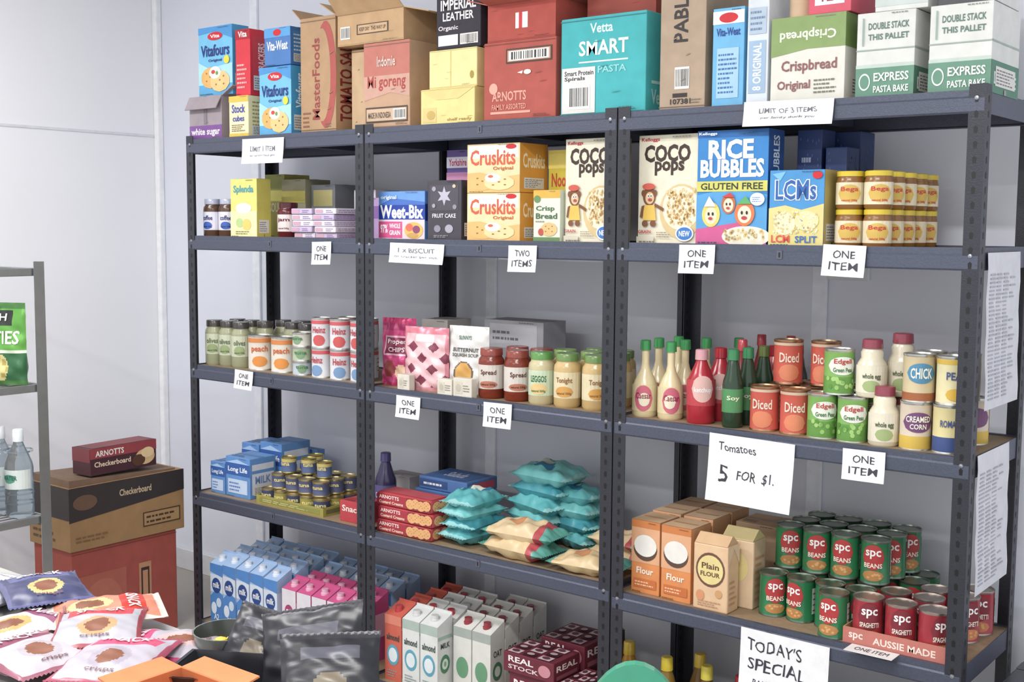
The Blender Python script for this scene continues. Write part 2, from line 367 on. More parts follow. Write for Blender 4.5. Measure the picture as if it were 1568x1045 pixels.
pbox('cracker_box',.37,.50,.05,.09,2.031,2.155,'4a78b4',F=[('r',0,.75,1,1,'5b9fd6'),('t','Vita-Weat',.1,.4,.9,.65,'f5f5f5'),('e',.5,.87,.15,.09,RED)],R=[('r',.1,.1,.9,.9,'4a86c2'),('fp',.15,.35,.85,.85,5,'cfe0ee')])
carton('sauce_carton',.572,.735,.03,.22,z,2.165,KR,F=[('e',.72,.5,.3,.46,'a8504a'),('e',.62,.5,.24,.4,'b08f6e:card'),('tv','MasterFoods',.34,.12,.56,.82,'8f3f38'),('fp',.06,.05,.3,.2,4,'8a5b45')],R=[('tv','TOMATO SAUCE',.08,.1,.34,.9,'7d2a28'),('bar',.5,.1,.9,.4)],dirs={'R':(.5,0,1),'L':(-.6,0,.5)})
carton('cardboard_carton',.765,.845,.07,.22,z,2.055,'c4a886:card',flaps=False)
carton('noodle_carton',.862,1.055,.03,.26,z,2.06,'bc9a7e:card',F=[('r',0,.62,1,1,'b97062'),('p',[(0,.62),(1,.62),(1,.36),(.6,.42),(0,.34)],'c69a8a'),('t','Mi goreng',.08,.44,.92,.62,'a5443c'),('r',.04,.08,.96,.26,'4a3a30'),('r',.06,.1,.94,.24,'c8ac90'),('t','MADE IN INDONESIA',.1,.13,.6,.2,'3b2c24'),('bar',.65,.11,.92,.23),('t','Indomie',.3,.72,.7,.84,'e0c4b8')],flaps=False)
carton('cardboard_carton',.745,1.03,.03,.24,2.062,2.16,KR2,F=[('r',.3,.3,.78,.62,'45362b'),('r',.32,.33,.76,.59,'c6a47e'),('t','KEEP DRY  THIS WAY UP',.34,.4,.74,.52,'45362b'),('bar',.05,.2,.2,.6)],dirs={'F':(0,-.55,.55),'R':(.9,0,-.2),'L':(-.9,0,.5)})
carton('shelf_ready_carton',1.10,1.31,.03,.25,z,1.905,'e6d490:card',F=[('r',.04,.1,.3,.5,'dac584'),('t','shelf ready',.5,.1,.95,.2,'a88f4a'),('p',[(0,.98),(.3,.7),(.7,.7),(1,.98)],'dcc884'),('e',.2,.3,.08,.12,'c2a860')],flaps=False,tape='e0cf90:gloss')
carton('shelf_ready_carton',1.125,1.31,.04,.24,1.906,2.018,'ebdb9e:card',F=[('r',.45,.05,.47,.95,'d5c078'),('e',.9,.3,.04,.1,'9f8a3e')],flaps=False,tape='e8d89c:gloss')
carton('soap_carton',1.145,1.315,.05,.22,2.02,2.19,'34303a:card',F=[('t','IMPERIAL',.1,.66,.9,.84,'e6e2e4'),('t','LEATHER',.15,.48,.85,.62,'e6e2e4'),('t','Organic',.05,.3,.5,.4,'d9d3d8'),('r',.05,.06,.5,.24,'e2dfdc'),('bar',.55,.06,.95,.24)],flaps=False)
carton('biscuit_carton',1.345,1.60,.03,.27,z,2.02,'ac564c:card',F=[('t','ARNOTTS',.12,.26,.6,.38,'dea090'),('e',.14,.42,.06,.07,'dea090'),('r',.1,.1,.66,.13,'dea090'),('t','FAMILY ASSORTED',.12,.15,.6,.22,'d89484'),('r',.32,.72,.95,.9,'3f2a26'),('r',.34,.74,.93,.88,'c48e70'),('bar',.36,.75,.91,.87),('e',.62,.6,.05,.03,'f4e6de'),('p',[(.48,.6),(.56,.62),(.55,.58)],'f4e6de')],flaps=False,tape='b8806c:gloss')
carton('cardboard_carton',1.35,1.59,.04,.24,2.022,2.13,'ac5046:card',dirs={'F':(0,-.8,.15),'R':(.9,0,.35),'L':(-.9,0,.25),'B':(0,.5,.9)},fk='b86656:card',F=[('r',.42,.3,.6,.7,'f2eeee'),('r',.47,.3,.52,.7,'c8222c')])
carton('cardboard_carton',1.64,1.86,.12,.2,2.063,2.16,'984a40:card',dirs={'F':(0,-.7,.5),'R':(.9,0,.5),'L':(-.9,0,.2)})
carton('pasta_carton',1.617,1.888,.03,.27,z,2.06,'48aeb2:card',F=[('t','Vetta',.35,.83,.62,.93,'cfe9e8'),('t','SMART',.22,.61,.8,.76,'e0f0ef'),('r',.22,.54,.8,.555,'e0f0ef'),('t','PASTA',.45,.43,.78,.5,'8ed0d0'),('r',.02,.04,.42,.5,'dcdbd8'),('t','Smart Protein',.05,.42,.4,.47,'303030'),('t','Spirals',.05,.36,.3,.41,'303030'),('bar',.1,.08,.36,.32)],R=[('t','Vetta SMART',.1,.1,.9,.25,'b4dede'),('r',.1,.3,.9,.33,'b4dede')],flaps=False,tape='8fc8c8:gloss')
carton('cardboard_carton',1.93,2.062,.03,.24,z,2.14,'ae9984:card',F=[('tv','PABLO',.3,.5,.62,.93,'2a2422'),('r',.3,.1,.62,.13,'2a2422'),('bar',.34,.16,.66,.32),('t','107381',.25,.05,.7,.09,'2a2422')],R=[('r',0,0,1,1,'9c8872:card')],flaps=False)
pbox('crispbread_box',2.082,2.168,.03,.16,z,2.04,'6cb0da',F=[('r',0,.84,1,.97,'e0e5e8'),('e',.5,.9,.3,.05,RED),('t','Vita-Weat',.12,.72,.88,.8,'1d3c8e'),('r',.15,.1,.85,.6,'a2c8e0'),('fp',.2,.14,.8,.56,9,'3d6da8')])
pbox('crispbread_box',2.176,2.232,.03,.16,z,2.11,'d3dae0',F=[('t','COCO',.1,.88,.9,.93,'4a2c20'),('t','pops',.1,.82,.9,.87,'4a2c20'),('r',.1,.1,.9,.5,'9cb6d0'),('tv','8 ORIGINAL',.3,.12,.7,.48,'eef3f6'),('r',.1,.55,.9,.75,'b0c0d0'),('fp',.15,.57,.85,.74,4,'6a84a4')])
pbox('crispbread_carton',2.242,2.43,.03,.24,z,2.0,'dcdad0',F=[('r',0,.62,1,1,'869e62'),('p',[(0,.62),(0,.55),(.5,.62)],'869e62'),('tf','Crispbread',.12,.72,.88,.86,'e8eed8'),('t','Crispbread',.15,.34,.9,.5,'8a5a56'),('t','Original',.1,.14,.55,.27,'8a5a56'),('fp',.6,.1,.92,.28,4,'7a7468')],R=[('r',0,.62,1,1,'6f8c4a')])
pbox('tea_box',2.33,2.435,.04,.15,2.002,2.10,'d2586a',F=[('r',.15,.2,.85,.6,'f3eef0'),('t','TEA',.25,.28,.75,.52,'a0203a'),('r',0,.75,1,1,'8e2f4e')])
m=MB('paper_towel_roll'); m.lathe([(0,0,'cbb193:card'),(.03,0,'cbb193:card'),(.03,.12,'cbb193:card'),(.022,.12,'a98c6a'),(.022,.02,'a98c6a')],2.29,.09,2.001); m.done()
def pasta(X0,X1,name='pasta_bake_carton'):
    pbox(name,X0,X1,.03,.2,z,1.99,'d8d9d4',F=[('r',0,0,1,.36,'64907a'),('r',0,.36,1,.4,'bccbc2'),('t','DOUBLE STACK',.2,.8,.9,.88,'5b776d'),('t','THIS PALLET',.2,.68,.9,.75,'5b776d'),('r',0,.56,1,.575,'98a8a0'),('e',.16,.2,.1,.1,'e6efe9'),('e',.16,.2,.08,.08,'64907a'),('t','EXPRESS',.32,.2,.92,.3,'f0f4f0'),('t','PASTA BAKE',.32,.07,.92,.15,'f0f4f0'),('r',.1,.62,.13,.94,'98a8a0')],
     R=[('r',0,0,1,.36,'4f8069'),('t','DOUBLE',.1,.1,.9,.24,'dfe9e3'),('r',0,.56,1,.58,'9fb0a8')])
pasta(2.455,2.59); pasta(2.622,2.757)
pbox('pasta_bake_carton',2.49,2.61,.04,.18,1.992,2.10,'d8dad6',F=[('r',0,.1,1,.4,'c4cdc8'),('t','DOUBLE',.2,.5,.9,.7,'4b6a60')])
pbox('pasta_bake_carton',2.635,2.757,.04,.18,1.992,2.10,'d8d8d4',F=[('r',0,0,1,.12,'4a4a4e'),('t','TOMATO',.2,.4,.8,.6,'4b6a60')])
# ================================================================= LEVEL 4
z=S4
m=MB('coffee_jars')
for x,y in((.042,.08),(.118,.088)): jar(m,x,y,z,.033,.135,'5a4236:gloss','dedce8','b0b4c8:gloss','coffee',NAVY,patch=(.2,.4,1.2,'3f63b4'))
m.done()
pbox('tea_box',.04,.17,.2,.1,z,1.65,'4b77b4',F=[('r',0,.6,1,1,'2f4f92'),('t','TEA',.2,.65,.8,.9,'e6e6ea'),('r',.1,.1,.9,.5,'c9d6e8')])
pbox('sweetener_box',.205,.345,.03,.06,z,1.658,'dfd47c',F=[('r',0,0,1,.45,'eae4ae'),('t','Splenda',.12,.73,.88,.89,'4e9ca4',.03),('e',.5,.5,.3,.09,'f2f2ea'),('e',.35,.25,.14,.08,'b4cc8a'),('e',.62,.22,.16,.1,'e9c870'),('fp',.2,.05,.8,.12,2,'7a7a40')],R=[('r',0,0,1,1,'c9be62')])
pbox('soup_box',.19,.29,.2,.12,z,1.68,'b4ae5e',F=[('r',0,.75,1,1,'8a8f4a'),('t','SOUP',.2,.4,.8,.55,'f0ead0')])
pbox('soup_box',.30,.42,.18,.12,z,1.66,'8f8c74',F=[('r',0,.6,1,.8,'c2b868'),('fp',.1,.1,.9,.5,6,'c8c8b8')])
pbox('soup_box',.43,.55,.2,.12,z,1.64,'777a80',F=[('r',.1,.6,.9,.9,'b8b078')])
m=MB('jam_jar'); jar(m,.425,.10,z,.037,.12,'5a1822:gloss','dcd2d0','4a1622:gloss','jam','6a1a2a'); m.done()
m=MB('soup_packets')
for i in range(5):
    for k in range(2):
        x0=.50+.11*k+R_.uniform(-.006,.004); yy=.05+R_.uniform(-.006,.008); m.box(x0,x0+.10,yy,yy+.12,z+i*.02,z+i*.02+.019,('d9d3de','c3b5d2','e2ddE4')[(i+k)%3],.003)
        m.artbox(x0,x0+.10,yy,yy+.12,z+i*.02,z+i*.02+.019,F=[('r',.05,.2,.4,.8,'c8a0b4'),('fp',.55,.2,.95,.8,2,'8a6fa4')],R=[('fp',.1,.2,.9,.8,2,'a898b4')])
m.done()
pbox('tea_box',.74,.84,.12,.12,z,1.59,'b79cc9',F=[('r',0,.5,1,.8,'8a66a8')])
pbox('dessert_box',.62,.72,.22,.12,z,1.62,'d8d4dc')
pbox('cereal_box',.915,1.108,.04,.09,z,1.606,'5a84c8',F=[('r',0,.72,1,1,'6a98d6'),('p',[(0,.72),(.3,.86),(1,.78),(1,.6),(0,.6)],'4a70bc'),('r',0,.42,1,.72,'22409a'),('t','Weet-Bix',.03,.44,.97,.72,'f4f2f0',.035),('r',0,0,1,.42,'dfcfd8'),('r',0,.04,.52,.38,'d0588a'),('t','97%',.04,.14,.2,.32,'ffffff'),('t','WHOLE',.24,.24,.48,.34,'ffffff'),('t','GRAIN',.24,.1,.48,.2,'ffffff'),('e',.77,.2,.2,.17,'e8b868'),('e',.68,.26,.08,.08,'d8705a'),('e',.83,.22,.08,.08,'8a4a6a'),('e',.75,.1,.12,.05,'c8a060'),('t','original',.06,.82,.4,.92,'e4ecf6')],R=[('r',0,.4,1,.74,'1c347e')])
pbox('chocolate_box',1.128,1.262,.03,.09,z,1.636,'413e46',F=[('r',.08,.5,.92,.92,'4c4953'),('p',[(.5+.22*math.cos(a)*(1 if i%2 else .45),.74+.16*math.sin(a)*(1 if i%2 else .45)) for i,a in [(i,i*math.pi/6) for i in range(12)]],'b9b6c4'),('t','FRUIT CAKE',.15,.38,.85,.45,'dcd8e0'),('e',.3,.2,.1,.06,'8a8798'),('e',.65,.2,.12,.07,'a5a2b0'),('e',.2,.86,.06,.04,'9c99a8'),('e',.8,.9,.05,.03,'c8b8a0'),('e',.82,.56,.06,.04,'8d8a96'),('e',.2,.58,.05,.035,'a09daa'),('fp',.2,.05,.8,.1,2,'a09daa')],R=[('r',.1,.1,.9,.9,'333036'),('tv','CHOCOLATE',.35,.35,.65,.85,'8a8798')])
pbox('tea_box',1.09,1.18,.16,.1,z,1.735,'6a5698',F=[('r',0,.8,1,.92,'e8e4f0'),('t','Yorkshire',.1,.82,.9,.9,'c0305a'),('r',0,.55,1,.75,'c88ab0'),('fp',.1,.1,.9,.5,6,'a89ad0')])
for zz in(z,1.5975):
    pbox('crispbread_box',1.285,1.478,.03,.13,zz,zz+.139,'e8c18c',F=[('r',0,0,1,1,'ead0a4'),('r',.03,.7,.97,.97,'ece4d8'),('p',[(0,0),(0,.4),(.25,.42),(.6,.3),(1,.36),(1,0)],'e0b474'),('t','Cruskits',.06,.56,.92,.88,'cb5e42'),('e',.84,.93,.1,.05,RED),('t','Original',.5,.44,.88,.53,'b76a34'),('bis',.3,.22,.24,.17,'e0b674'),('bis',.62,.2,.28,.15,'ead09c'),('e',.5,.3,.15,.09,'f4f0e6'),('e',.46,.33,.05,.03,'c86a4a')],
     R=[('r',0,0,1,1,'dc9a44'),('t','Cruskits',.1,.5,.9,.8,'fae6c4')])
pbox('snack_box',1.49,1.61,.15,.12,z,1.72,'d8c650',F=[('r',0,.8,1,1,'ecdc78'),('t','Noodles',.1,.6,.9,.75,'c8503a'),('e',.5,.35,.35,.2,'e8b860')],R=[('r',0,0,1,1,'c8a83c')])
pbox('crispbread_box',1.527,1.618,.03,.10,z,1.602,'d8dfcc',F=[('r',0,.85,1,1,'d6aa4a'),('r',0,0,1,.1,'688a5a'),('t','Crisp',.1,.58,.8,.7,'4c6648'),('t','Bread',.1,.45,.9,.56,'4c6648'),('bis',.6,.25,.3,.13,'d8b880'),('e',.15,.83,.12,.07,'688a5a'),('e',.3,.2,.1,.07,'b85048'),('fp',.1,.38,.6,.43,1,'8a8a70')])
def coco(X0,X1,Y0):
    pbox('cereal_box',X0,X1,Y0,.075,z,1.74,'e2dcc6',F=[('t','COCO',.1,.75,.88,.91,'3c2a22',.04),('t','pops',.28,.63,.78,.76,'3c2a22',.035),('t','Kelloggs',.05,.935,.36,.975,'b83038'),
      ('e',.74,.3,.36,.25,'d4bd8c'),('e',.74,.33,.31,.2,'e8dfc8'),('oats',.5,.18,.97,.5,90,'c9a868'),('oats',.5,.18,.97,.5,70,'ddc898'),('oats',.55,.22,.92,.46,30,'b08850'),
      ('e',.2,.44,.11,.085,'7a4f34'),('e',.21,.425,.075,.055,'e2bc94'),('e',.1,.47,.035,.03,'7a4f34'),('e',.3,.47,.035,.03,'7a4f34'),('e',.185,.445,.02,.018,'ffffff'),('e',.24,.445,.02,.018,'ffffff'),('e',.19,.443,.009,.009,'1a1a1a'),('e',.238,.443,.009,.009,'1a1a1a'),('e',.22,.408,.035,.014,'a84a44'),('p',[(.12,.36),(.3,.36),(.33,.22),(.1,.22)],'dfba5a'),('p',[(.3,.35),(.45,.3),(.46,.33),(.3,.38)],'7a4f34'),('p',[(.08,.35),(.13,.36),(.09,.24),(.05,.25)],'7a4f34'),('e',.14,.19,.05,.03,'7a4f34'),('e',.28,.19,.05,.03,'7a4f34'),('e',.2,.53,.11,.03,'c85a4a'),
      ('r',.0,.0,.3,.07,'d0cab8'),('e',.82,.1,.15,.07,'f2f4f4'),('e',.82,.1,.13,.058,'3c78c0'),('t','NEW',.73,.075,.91,.125,'ffffff'),('t','GRAIN',.03,.1,.25,.13,'b84048'),('fp',.35,.06,.62,.12,3,'9a8a70')],
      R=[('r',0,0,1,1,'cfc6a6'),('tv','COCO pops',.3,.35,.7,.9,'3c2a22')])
coco(1.625,1.79,.045); coco(1.862,2.04,.045)
pbox('cereal_box',2.046,2.240,.03,.085,z,1.742,'3480c2',F=[('r',0,.94,1,1,'2765a8'),('p',[(0,.44),(.5,.5),(1,.44),(1,.1),(0,.1)],'569cd0'),('t','RICE',.16,.75,.8,.92,'f6f8fa',.04),('t','BUBBLES',.05,.59,.95,.75,'f6f8fa',.04),('r',0,.47,1,.56,'cfca6a'),('t','GLUTEN FREE',.06,.485,.94,.545,'2a3a2a'),
   ('p',[(0,0),(1,0),(1,.12),(.6,.2),(0,.14)],'c85a8c'),('e',.72,.08,.34,.09,'e6e0d2'),('oats',.42,.04,.97,.14,70,'e4d8b6'),('oats',.42,.04,.97,.14,30,'d2b880'),
   ('e',.22,.27,.13,.11,'e6cc6a'),('e',.22,.26,.085,.075,'f0d8bc'),('e',.47,.36,.1,.085,'b86a48'),('e',.47,.35,.07,.06,'f0d8bc'),('e',.7,.28,.14,.11,'d8784a'),('e',.7,.27,.095,.075,'f2dcc2'),
   ('e',.19,.275,.015,.015,'222222'),('e',.25,.275,.015,.015,'222222'),('e',.445,.36,.012,.012,'222222'),('e',.495,.36,.012,.012,'222222'),('e',.665,.285,.015,.016,'222222'),('e',.735,.285,.015,.016,'222222'),('e',.7,.24,.04,.016,'b84048'),('e',.22,.235,.03,.013,'b84048'),('e',.47,.325,.025,.011,'b84048'),
   ('p',[(.13,.34),(.3,.34),(.2,.43)],'f2f2f2'),('p',[(.38,.42),(.56,.42),(.5,.46)],'c84040'),('p',[(.6,.36),(.8,.36),(.72,.43)],'5aa86a'),('e',.88,.4,.1,.055,'f6f8fa'),('fp',.81,.375,.95,.425,3,'3b86c4'),('t','Kelloggs',.04,.955,.3,.985,'e8eef4')],
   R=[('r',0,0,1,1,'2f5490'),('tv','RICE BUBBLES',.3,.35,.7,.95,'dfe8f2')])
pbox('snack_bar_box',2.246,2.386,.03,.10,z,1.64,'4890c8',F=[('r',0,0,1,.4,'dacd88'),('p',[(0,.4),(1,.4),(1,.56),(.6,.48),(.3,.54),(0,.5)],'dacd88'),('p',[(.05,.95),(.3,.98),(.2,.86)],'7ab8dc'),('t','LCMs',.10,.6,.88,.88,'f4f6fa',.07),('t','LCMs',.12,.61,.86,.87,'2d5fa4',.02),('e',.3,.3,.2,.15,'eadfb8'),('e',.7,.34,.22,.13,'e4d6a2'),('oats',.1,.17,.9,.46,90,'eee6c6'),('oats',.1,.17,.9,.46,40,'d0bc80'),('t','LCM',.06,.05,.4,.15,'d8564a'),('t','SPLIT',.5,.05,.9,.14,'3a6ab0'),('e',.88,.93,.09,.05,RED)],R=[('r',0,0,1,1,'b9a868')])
m=MB('muesli_bar_boxes')
for (x0,x1,y0,y1,z0,z1) in((2.255,2.32,.16,.24,z,1.745),(2.30,2.375,.27,.36,z,1.745),(2.33,2.385,.16,.24,z,1.70)):
    m.box(x0,x1,y0,y1,z0,z1,'2c3f70',.002); m.artbox(x0,x1,y0,y1,z0,z1,F=[('oats',.1,.6,.9,.95,14,'4f74b8'),('fp',.2,.7,.8,.8,1,'b8c0dc'),('fp',.1,.1,.9,.5,8,'5a70a8')],R=[('oats',.1,.6,.9,.95,14,'3c5a98')])
m.done()
m=MB('stacked_spread_jars')
for l in range(2):
    for j in range(5):
        for i in range(2):
            jar(m,2.432+.069*i+.002*j,.075+.071*j,z+.0895*l,.0325,.089,'8a6034:gloss','e2d6b8','d8bf3e:gloss','Bega','c0403a',l0=.12,l1=.7,lidr=.98,patch=(.18,.64,1.7,'d2b058') )
m.done()
# ================================================================= LEVEL 3
z=S3
m=MB('olive_jars')
for x,y in((.042,.08),(.115,.085),(.19,.08),(.06,.17),(.14,.17),(.22,.165),(.33,.20),(.41,.19),(.30,.27),(.22,.25)):
    jar(m,x,y,z,.034,.162,'a0a284:gloss','c4c8b0' if y<.1 else 'b8b8a4','45423f:gloss','olives','5a6a4a',l0=.25,l1=.7,patch=(.28,.48,1.2,'94a274'))
m.done()
m=MB('canned_fruit')
for x,y in((.29,.085),(.405,.09)): can(m,x,y,z,.044,.122,'ddd6ca','peach','c8602a',patch=(.12,.42,1.3,'dc9048'),band=(.8,.93,'d0844c'))
for x,y in((.36,.29),(.46,.28),(.55,.25)): can(m,x,y,z,.04,.16,'bcb8ac',lid='4a4644:metal')
m.done()
m=MB('small_fish_cans')
for x,y in((.515,.075),(.505,.15),(.59,.16)):
    for l in range(3): can(m,x,y,z+.0485*l,.033,.048,('bcc6cd','adba9c','ccc8bc')[l],'tuna','4e7a5a',patch=(.2,.8,1.0,'7f9f78'))
m.done()
m=MB('canned_soup_stack')
for x,y in((.612,.075),(.70,.075),(.79,.08),(.66,.15),(.75,.155)):
    for l in range(2): can(m,x,y,z+.1005*l,.0345,.10,'d8d8dc','Heinz','b8404a',band=(.8,.92,'c85a60'),patch=(.08,.44,1.3,('7a9ac0','c85a58')[l]))
m.done()
def cf_pink(u,v,s):
    if v>.93 or v<.05: return 'b83a68:foil'
    if .12<u<.88 and .44<v<.74: return '8a3450:foil' if .16<u<.84 and .47<v<.71 else 'e0b4c4:foil'
    if (u-.3)**2+((v-.25)*1.4)**2<.03: return '8a3a3a'
    if (u-.65)**2+((v-.2)*1.4)**2<.03: return 'e0c0a0'
    return 'c44a7a:foil' if v<.82 else 'a83a66:foil'
m=MB('popcorn_bag'); pillow(m,.125,.215,.055,cf_pink,Matrix.Translation((.945,.10,z+.1075))@Matrix.Rotation(.2,4,'Z'),stand=True,seed=1,nu=30,nv=38,text=[('Proper',.22,.6,.78,.69,'f0e0e4'),('CHIPS',.27,.5,.73,.57,'f0e0e4')]); m.done()
def cf_lat(u,v,s):
    if v>.9: return 'd4808e:foil'
    if v<.06: return 'dfa0aa:foil'
    if .3<u<.7 and .78<v<.88: return 'f0e4e4'
    a=math.sin((u*2.1+v*2.9)*math.pi); b=math.sin((u*2.1-v*2.9)*math.pi)
    return '7a3448' if a*a>.5 and b*b>.5 and v<.78 else ('e8bcc0:foil' if .06<u<.94 else 'd48c98:foil')
m=MB('pretzel_bag'); pillow(m,.165,.195,.06,cf_lat,Matrix.Translation((1.085,.075,z+.0975))@Matrix.Rotation(.12,4,'Z'),stand=True,seed=2,nu=54,nv=66,wk=.6); m.done()
def cf_soup(u,v,s):
    if (u-.45)**2+((v-.3)*1.3)**2<.045: return 'd0a058'
    if (u-.45)**2+((v-.3)*1.3)**2<.06: return '6a5a54'
    return 'dcdbd7:foil'
m=MB('soup_pouch'); pillow(m,.145,.205,.05,cf_soup,Matrix.Translation((1.235,.10,z+.1025))@Matrix.Rotation(.1,4,'Z'),stand=True,seed=3,nu=40,nv=48,wk=.6,text=[('SUNNYS',.3,.8,.6,.86,'3f6a5a'),('BUTTERNUT',.15,.62,.8,.68,'3c3c3c'),('SQUASH SOUP',.15,.54,.8,.6,'3c3c3c')]); m.done()
m=MB('noodle_cup_boxes')
for x0,x1,h in((1.185,1.243,.05),(1.248,1.32,.058),(1.02,1.07,.05)):
    m.box(x0,x1,.010,.036,z,z+h,'d3cdc0',.002); m.artbox(x0,x1,.010,.036,z,z+h,F=[('r',.1,.2,.5,.8,'cac4b4'),('fp',.55,.3,.9,.7,3,'8a8478'),('e',.3,.5,.14,.2,'b8b0a0')])
m.done()
pbox('grey_carton',1.17,1.40,.25,.12,z,1.21,'9a9aa0:card',F=[('r',.1,.6,.9,.95,'b4b4ba'),('fp',.15,.7,.6,.88,2,'6a6a72')])
pbox('snack_box',.93,1.04,.22,.12,z,1.20,'a8a4a0:card')
m=MB('pasta_sauce_jars')
for x,y in((1.342,.075),(1.437,.078),(1.37,.165),(1.46,.165)):
    jar(m,x,y,z,.039,.148,'7c3424:gloss','d0c8c0','8d463c:gloss','Spread','5a2a22',l0=.2,l1=.68,patch=(.22,.36,1.5,'b0705a'))
jar(m,1.528,.075,z,.038,.15,'c4ba94:gloss','c4d2b6','5f924e:gloss','LEGGOS','2c6a3a',patch=(.2,.42,1.4,'dcbf84'))
for x,y in((1.617,.077),(1.705,.09),(1.55,.16),(1.64,.165),(1.725,.175),(1.60,.25),(1.69,.25)):
    jar(m,x,y,z,.0385,.152,'caae7a:gloss','dccfac',('7c9858:gloss','6d8a50:gloss')[int(y*100)%2],'Tonight','8a5a2a',patch=(.2,.4,1.4,'d09c52'))
m.done()
m=MB('salad_dressing_bottles')
for x,y in((1.872,.08),(1.95,.082),(1.865,.16),(1.945,.165),(1.88,.24),(1.965,.245),(2.03,.31)):
    bottle(m,x,y,z,.034,.205,'ddcda4:gloss','3f8f52:gloss','ddcda4','Caesar','8a2a4a',neck=.3,shoulder=.42,l0=.08,l1=.42,patch=(.08,.42,1.5,'c8687a'),caph=.13,capr=.0145)
    m.cylpatch(x,y,z+.03,z+.066,.0352,FA,.9,'e6ddc4')
m.done()
m=MB('ketchup_bottles')
for x,y in((2.045,.075),(2.06,.15),(2.09,.23),(2.14,.30)):
    bottle(m,x,y,z,.037,.192,'a82c38:gloss','cf9aa0:gloss' if y<.1 else 'a02834:gloss','b8424a','ketchup','f4ecec',neck=.36,shoulder=.6,l0=.25,l1=.6,patch=(.3,.66,1.6,'d8b0a8'),capr=.017)
m.done()
m=MB('sauce_bottles')
for x,y in((2.142,.065),(2.15,.13),(2.16,.20),(2.22,.26),(2.20,.32)):
    bottle(m,x,y,z,.0265,.20,'2b3f2e:gloss','3a8052:gloss' if y<.15 else '5f6e3a:gloss','4f8a58','Soy','e8e8c8',neck=.45,shoulder=.6,l0=.2,l1=.5)
for x,y in((2.11,.175),(2.16,.36),(2.08,.345)):
    bottle(m,x,y,z,.026,.215,'7c2a30:gloss','b04048:gloss','d8c8b8','Chilli','a02020',neck=.4,shoulder=.55)
m.done()
def tom(m,x,y,z): can(m,x,y,z,.0375,.112,'c65c4e','Diced','ecd8c4',patch=(.08,.46,1.5,'d88462'),band=(.88,.94,'c8b09a'),lid='b08a6a:metal')
m=MB('canned_tomatoes')
for x,y in((2.222,.085),(2.304,.085),(2.236,.165),(2.32,.165),(2.28,.245),(2.36,.245)): tom(m,x,y,z)
for x,y in((2.245,.165),(2.335,.19)): tom(m,x,y,z+.1125)
m.done()
m=MB('canned_peas')
def pea(x,y,zz):
    a=FA+R_.uniform(-.2,.2)
    can(m,x,y,zz,.0365,.109,'80ae5e',ang=a,band=(.03,.4,'669648'))
    m.cylpatch(x,y,zz+.048,zz+.092,.0363,a,2.0,'e2e4d8'); m.cyltext('Edgell',x,y,zz+.072,zz+.087,.0368,a,1.2,'b8403a'); m.cyltext('Green Peas',x,y,zz+.055,zz+.066,.0368,a,1.3,'3a6a34')
    for q in range(16):
        t=a+R_.uniform(-1.2,1.2); h=zz+R_.uniform(.01,.04); m.cylpatch(x,y,h,h+.011,.0364,t,.3,R_.choice(('a0c874','94c068','578c3c')),n=6)
for x,y in((2.380,.075),(2.458,.072),(2.40,.155),(2.478,.152),(2.44,.232)): pea(x,y,z)
pea(2.415,.085,z+.1095)
m.done()
m=MB('mayonnaise_bottles')
def mayo(x,y,z0,h=.137,cap='8e4250:gloss'): bottle(m,x,y,z0,.0355,h,'ddd4bc:gloss',cap,'e0d9c4','whole egg','4a5a3a',neck=.55,shoulder=.58,l0=.08,l1=.55,patch=(.1,.3,1.2,'9fb07a'),caph=.16)
mayo(2.494,.09,z+.1095); mayo(2.545,.15,z+.1095,.15); mayo(2.535,.072,z,.14)
mayo(2.556,.148,z,.1085) 
m.done()
m=MB('canned_corn')
for x,y in((2.61,.072),(2.608,.152),(2.69,.23),(2.61,.23)): can(m,x,y,z,.0365,.111,'d6c7b4',None,'f8f0e0',patch=(.38,.8,2.0,'724870'),band=(.03,.3,'d4b452'),ang=FA)
m.cyltext('CREAMED',2.61,.072,z+.066,z+.080,.0372,FA,1.5,'f8f0e0'); m.cyltext('CORN',2.61,.072,z+.05,z+.062,.0372,FA,1.0,'f8f0e0')
for x,y in((2.686,.072),(2.686,.152)): can(m,x,y,z,.0365,.111,'dacd98',None,'3c4f84',band=(.05,.35,'3f5286'),ang=FA)
m.cyltext('ROMANO',2.686,.072,z+.062,z+.078,.0372,FA,1.4,'3c4f84')
m.done()
m=MB('canned_chickpeas')
can(m,2.613,.073,z+.1115,.0365,.11,'ccbc98','CHICK','f4ecd8',patch=(.4,.82,1.9,'5088a8'),band=(.03,.2,'a0603c'),ang=FA)
can(m,2.69,.073,z+.1115,.0365,.11,'dcd2a6',None,'3c4f84',patch=(.1,.35,1.2,'d8b04a'),band=(.84,.94,'c8a84a'),ang=FA)
m.cyltext('PEAS',2.69,.073,z+.1115+.058,z+.1115+.076,.0372,FA,1.1,'3c4f84')
can(m,2.613,.152,z+.1115,.0365,.11,'ccbc98'); can(m,2.69,.152,z+.1115,.0365,.11,'ccbc98')
m.done()
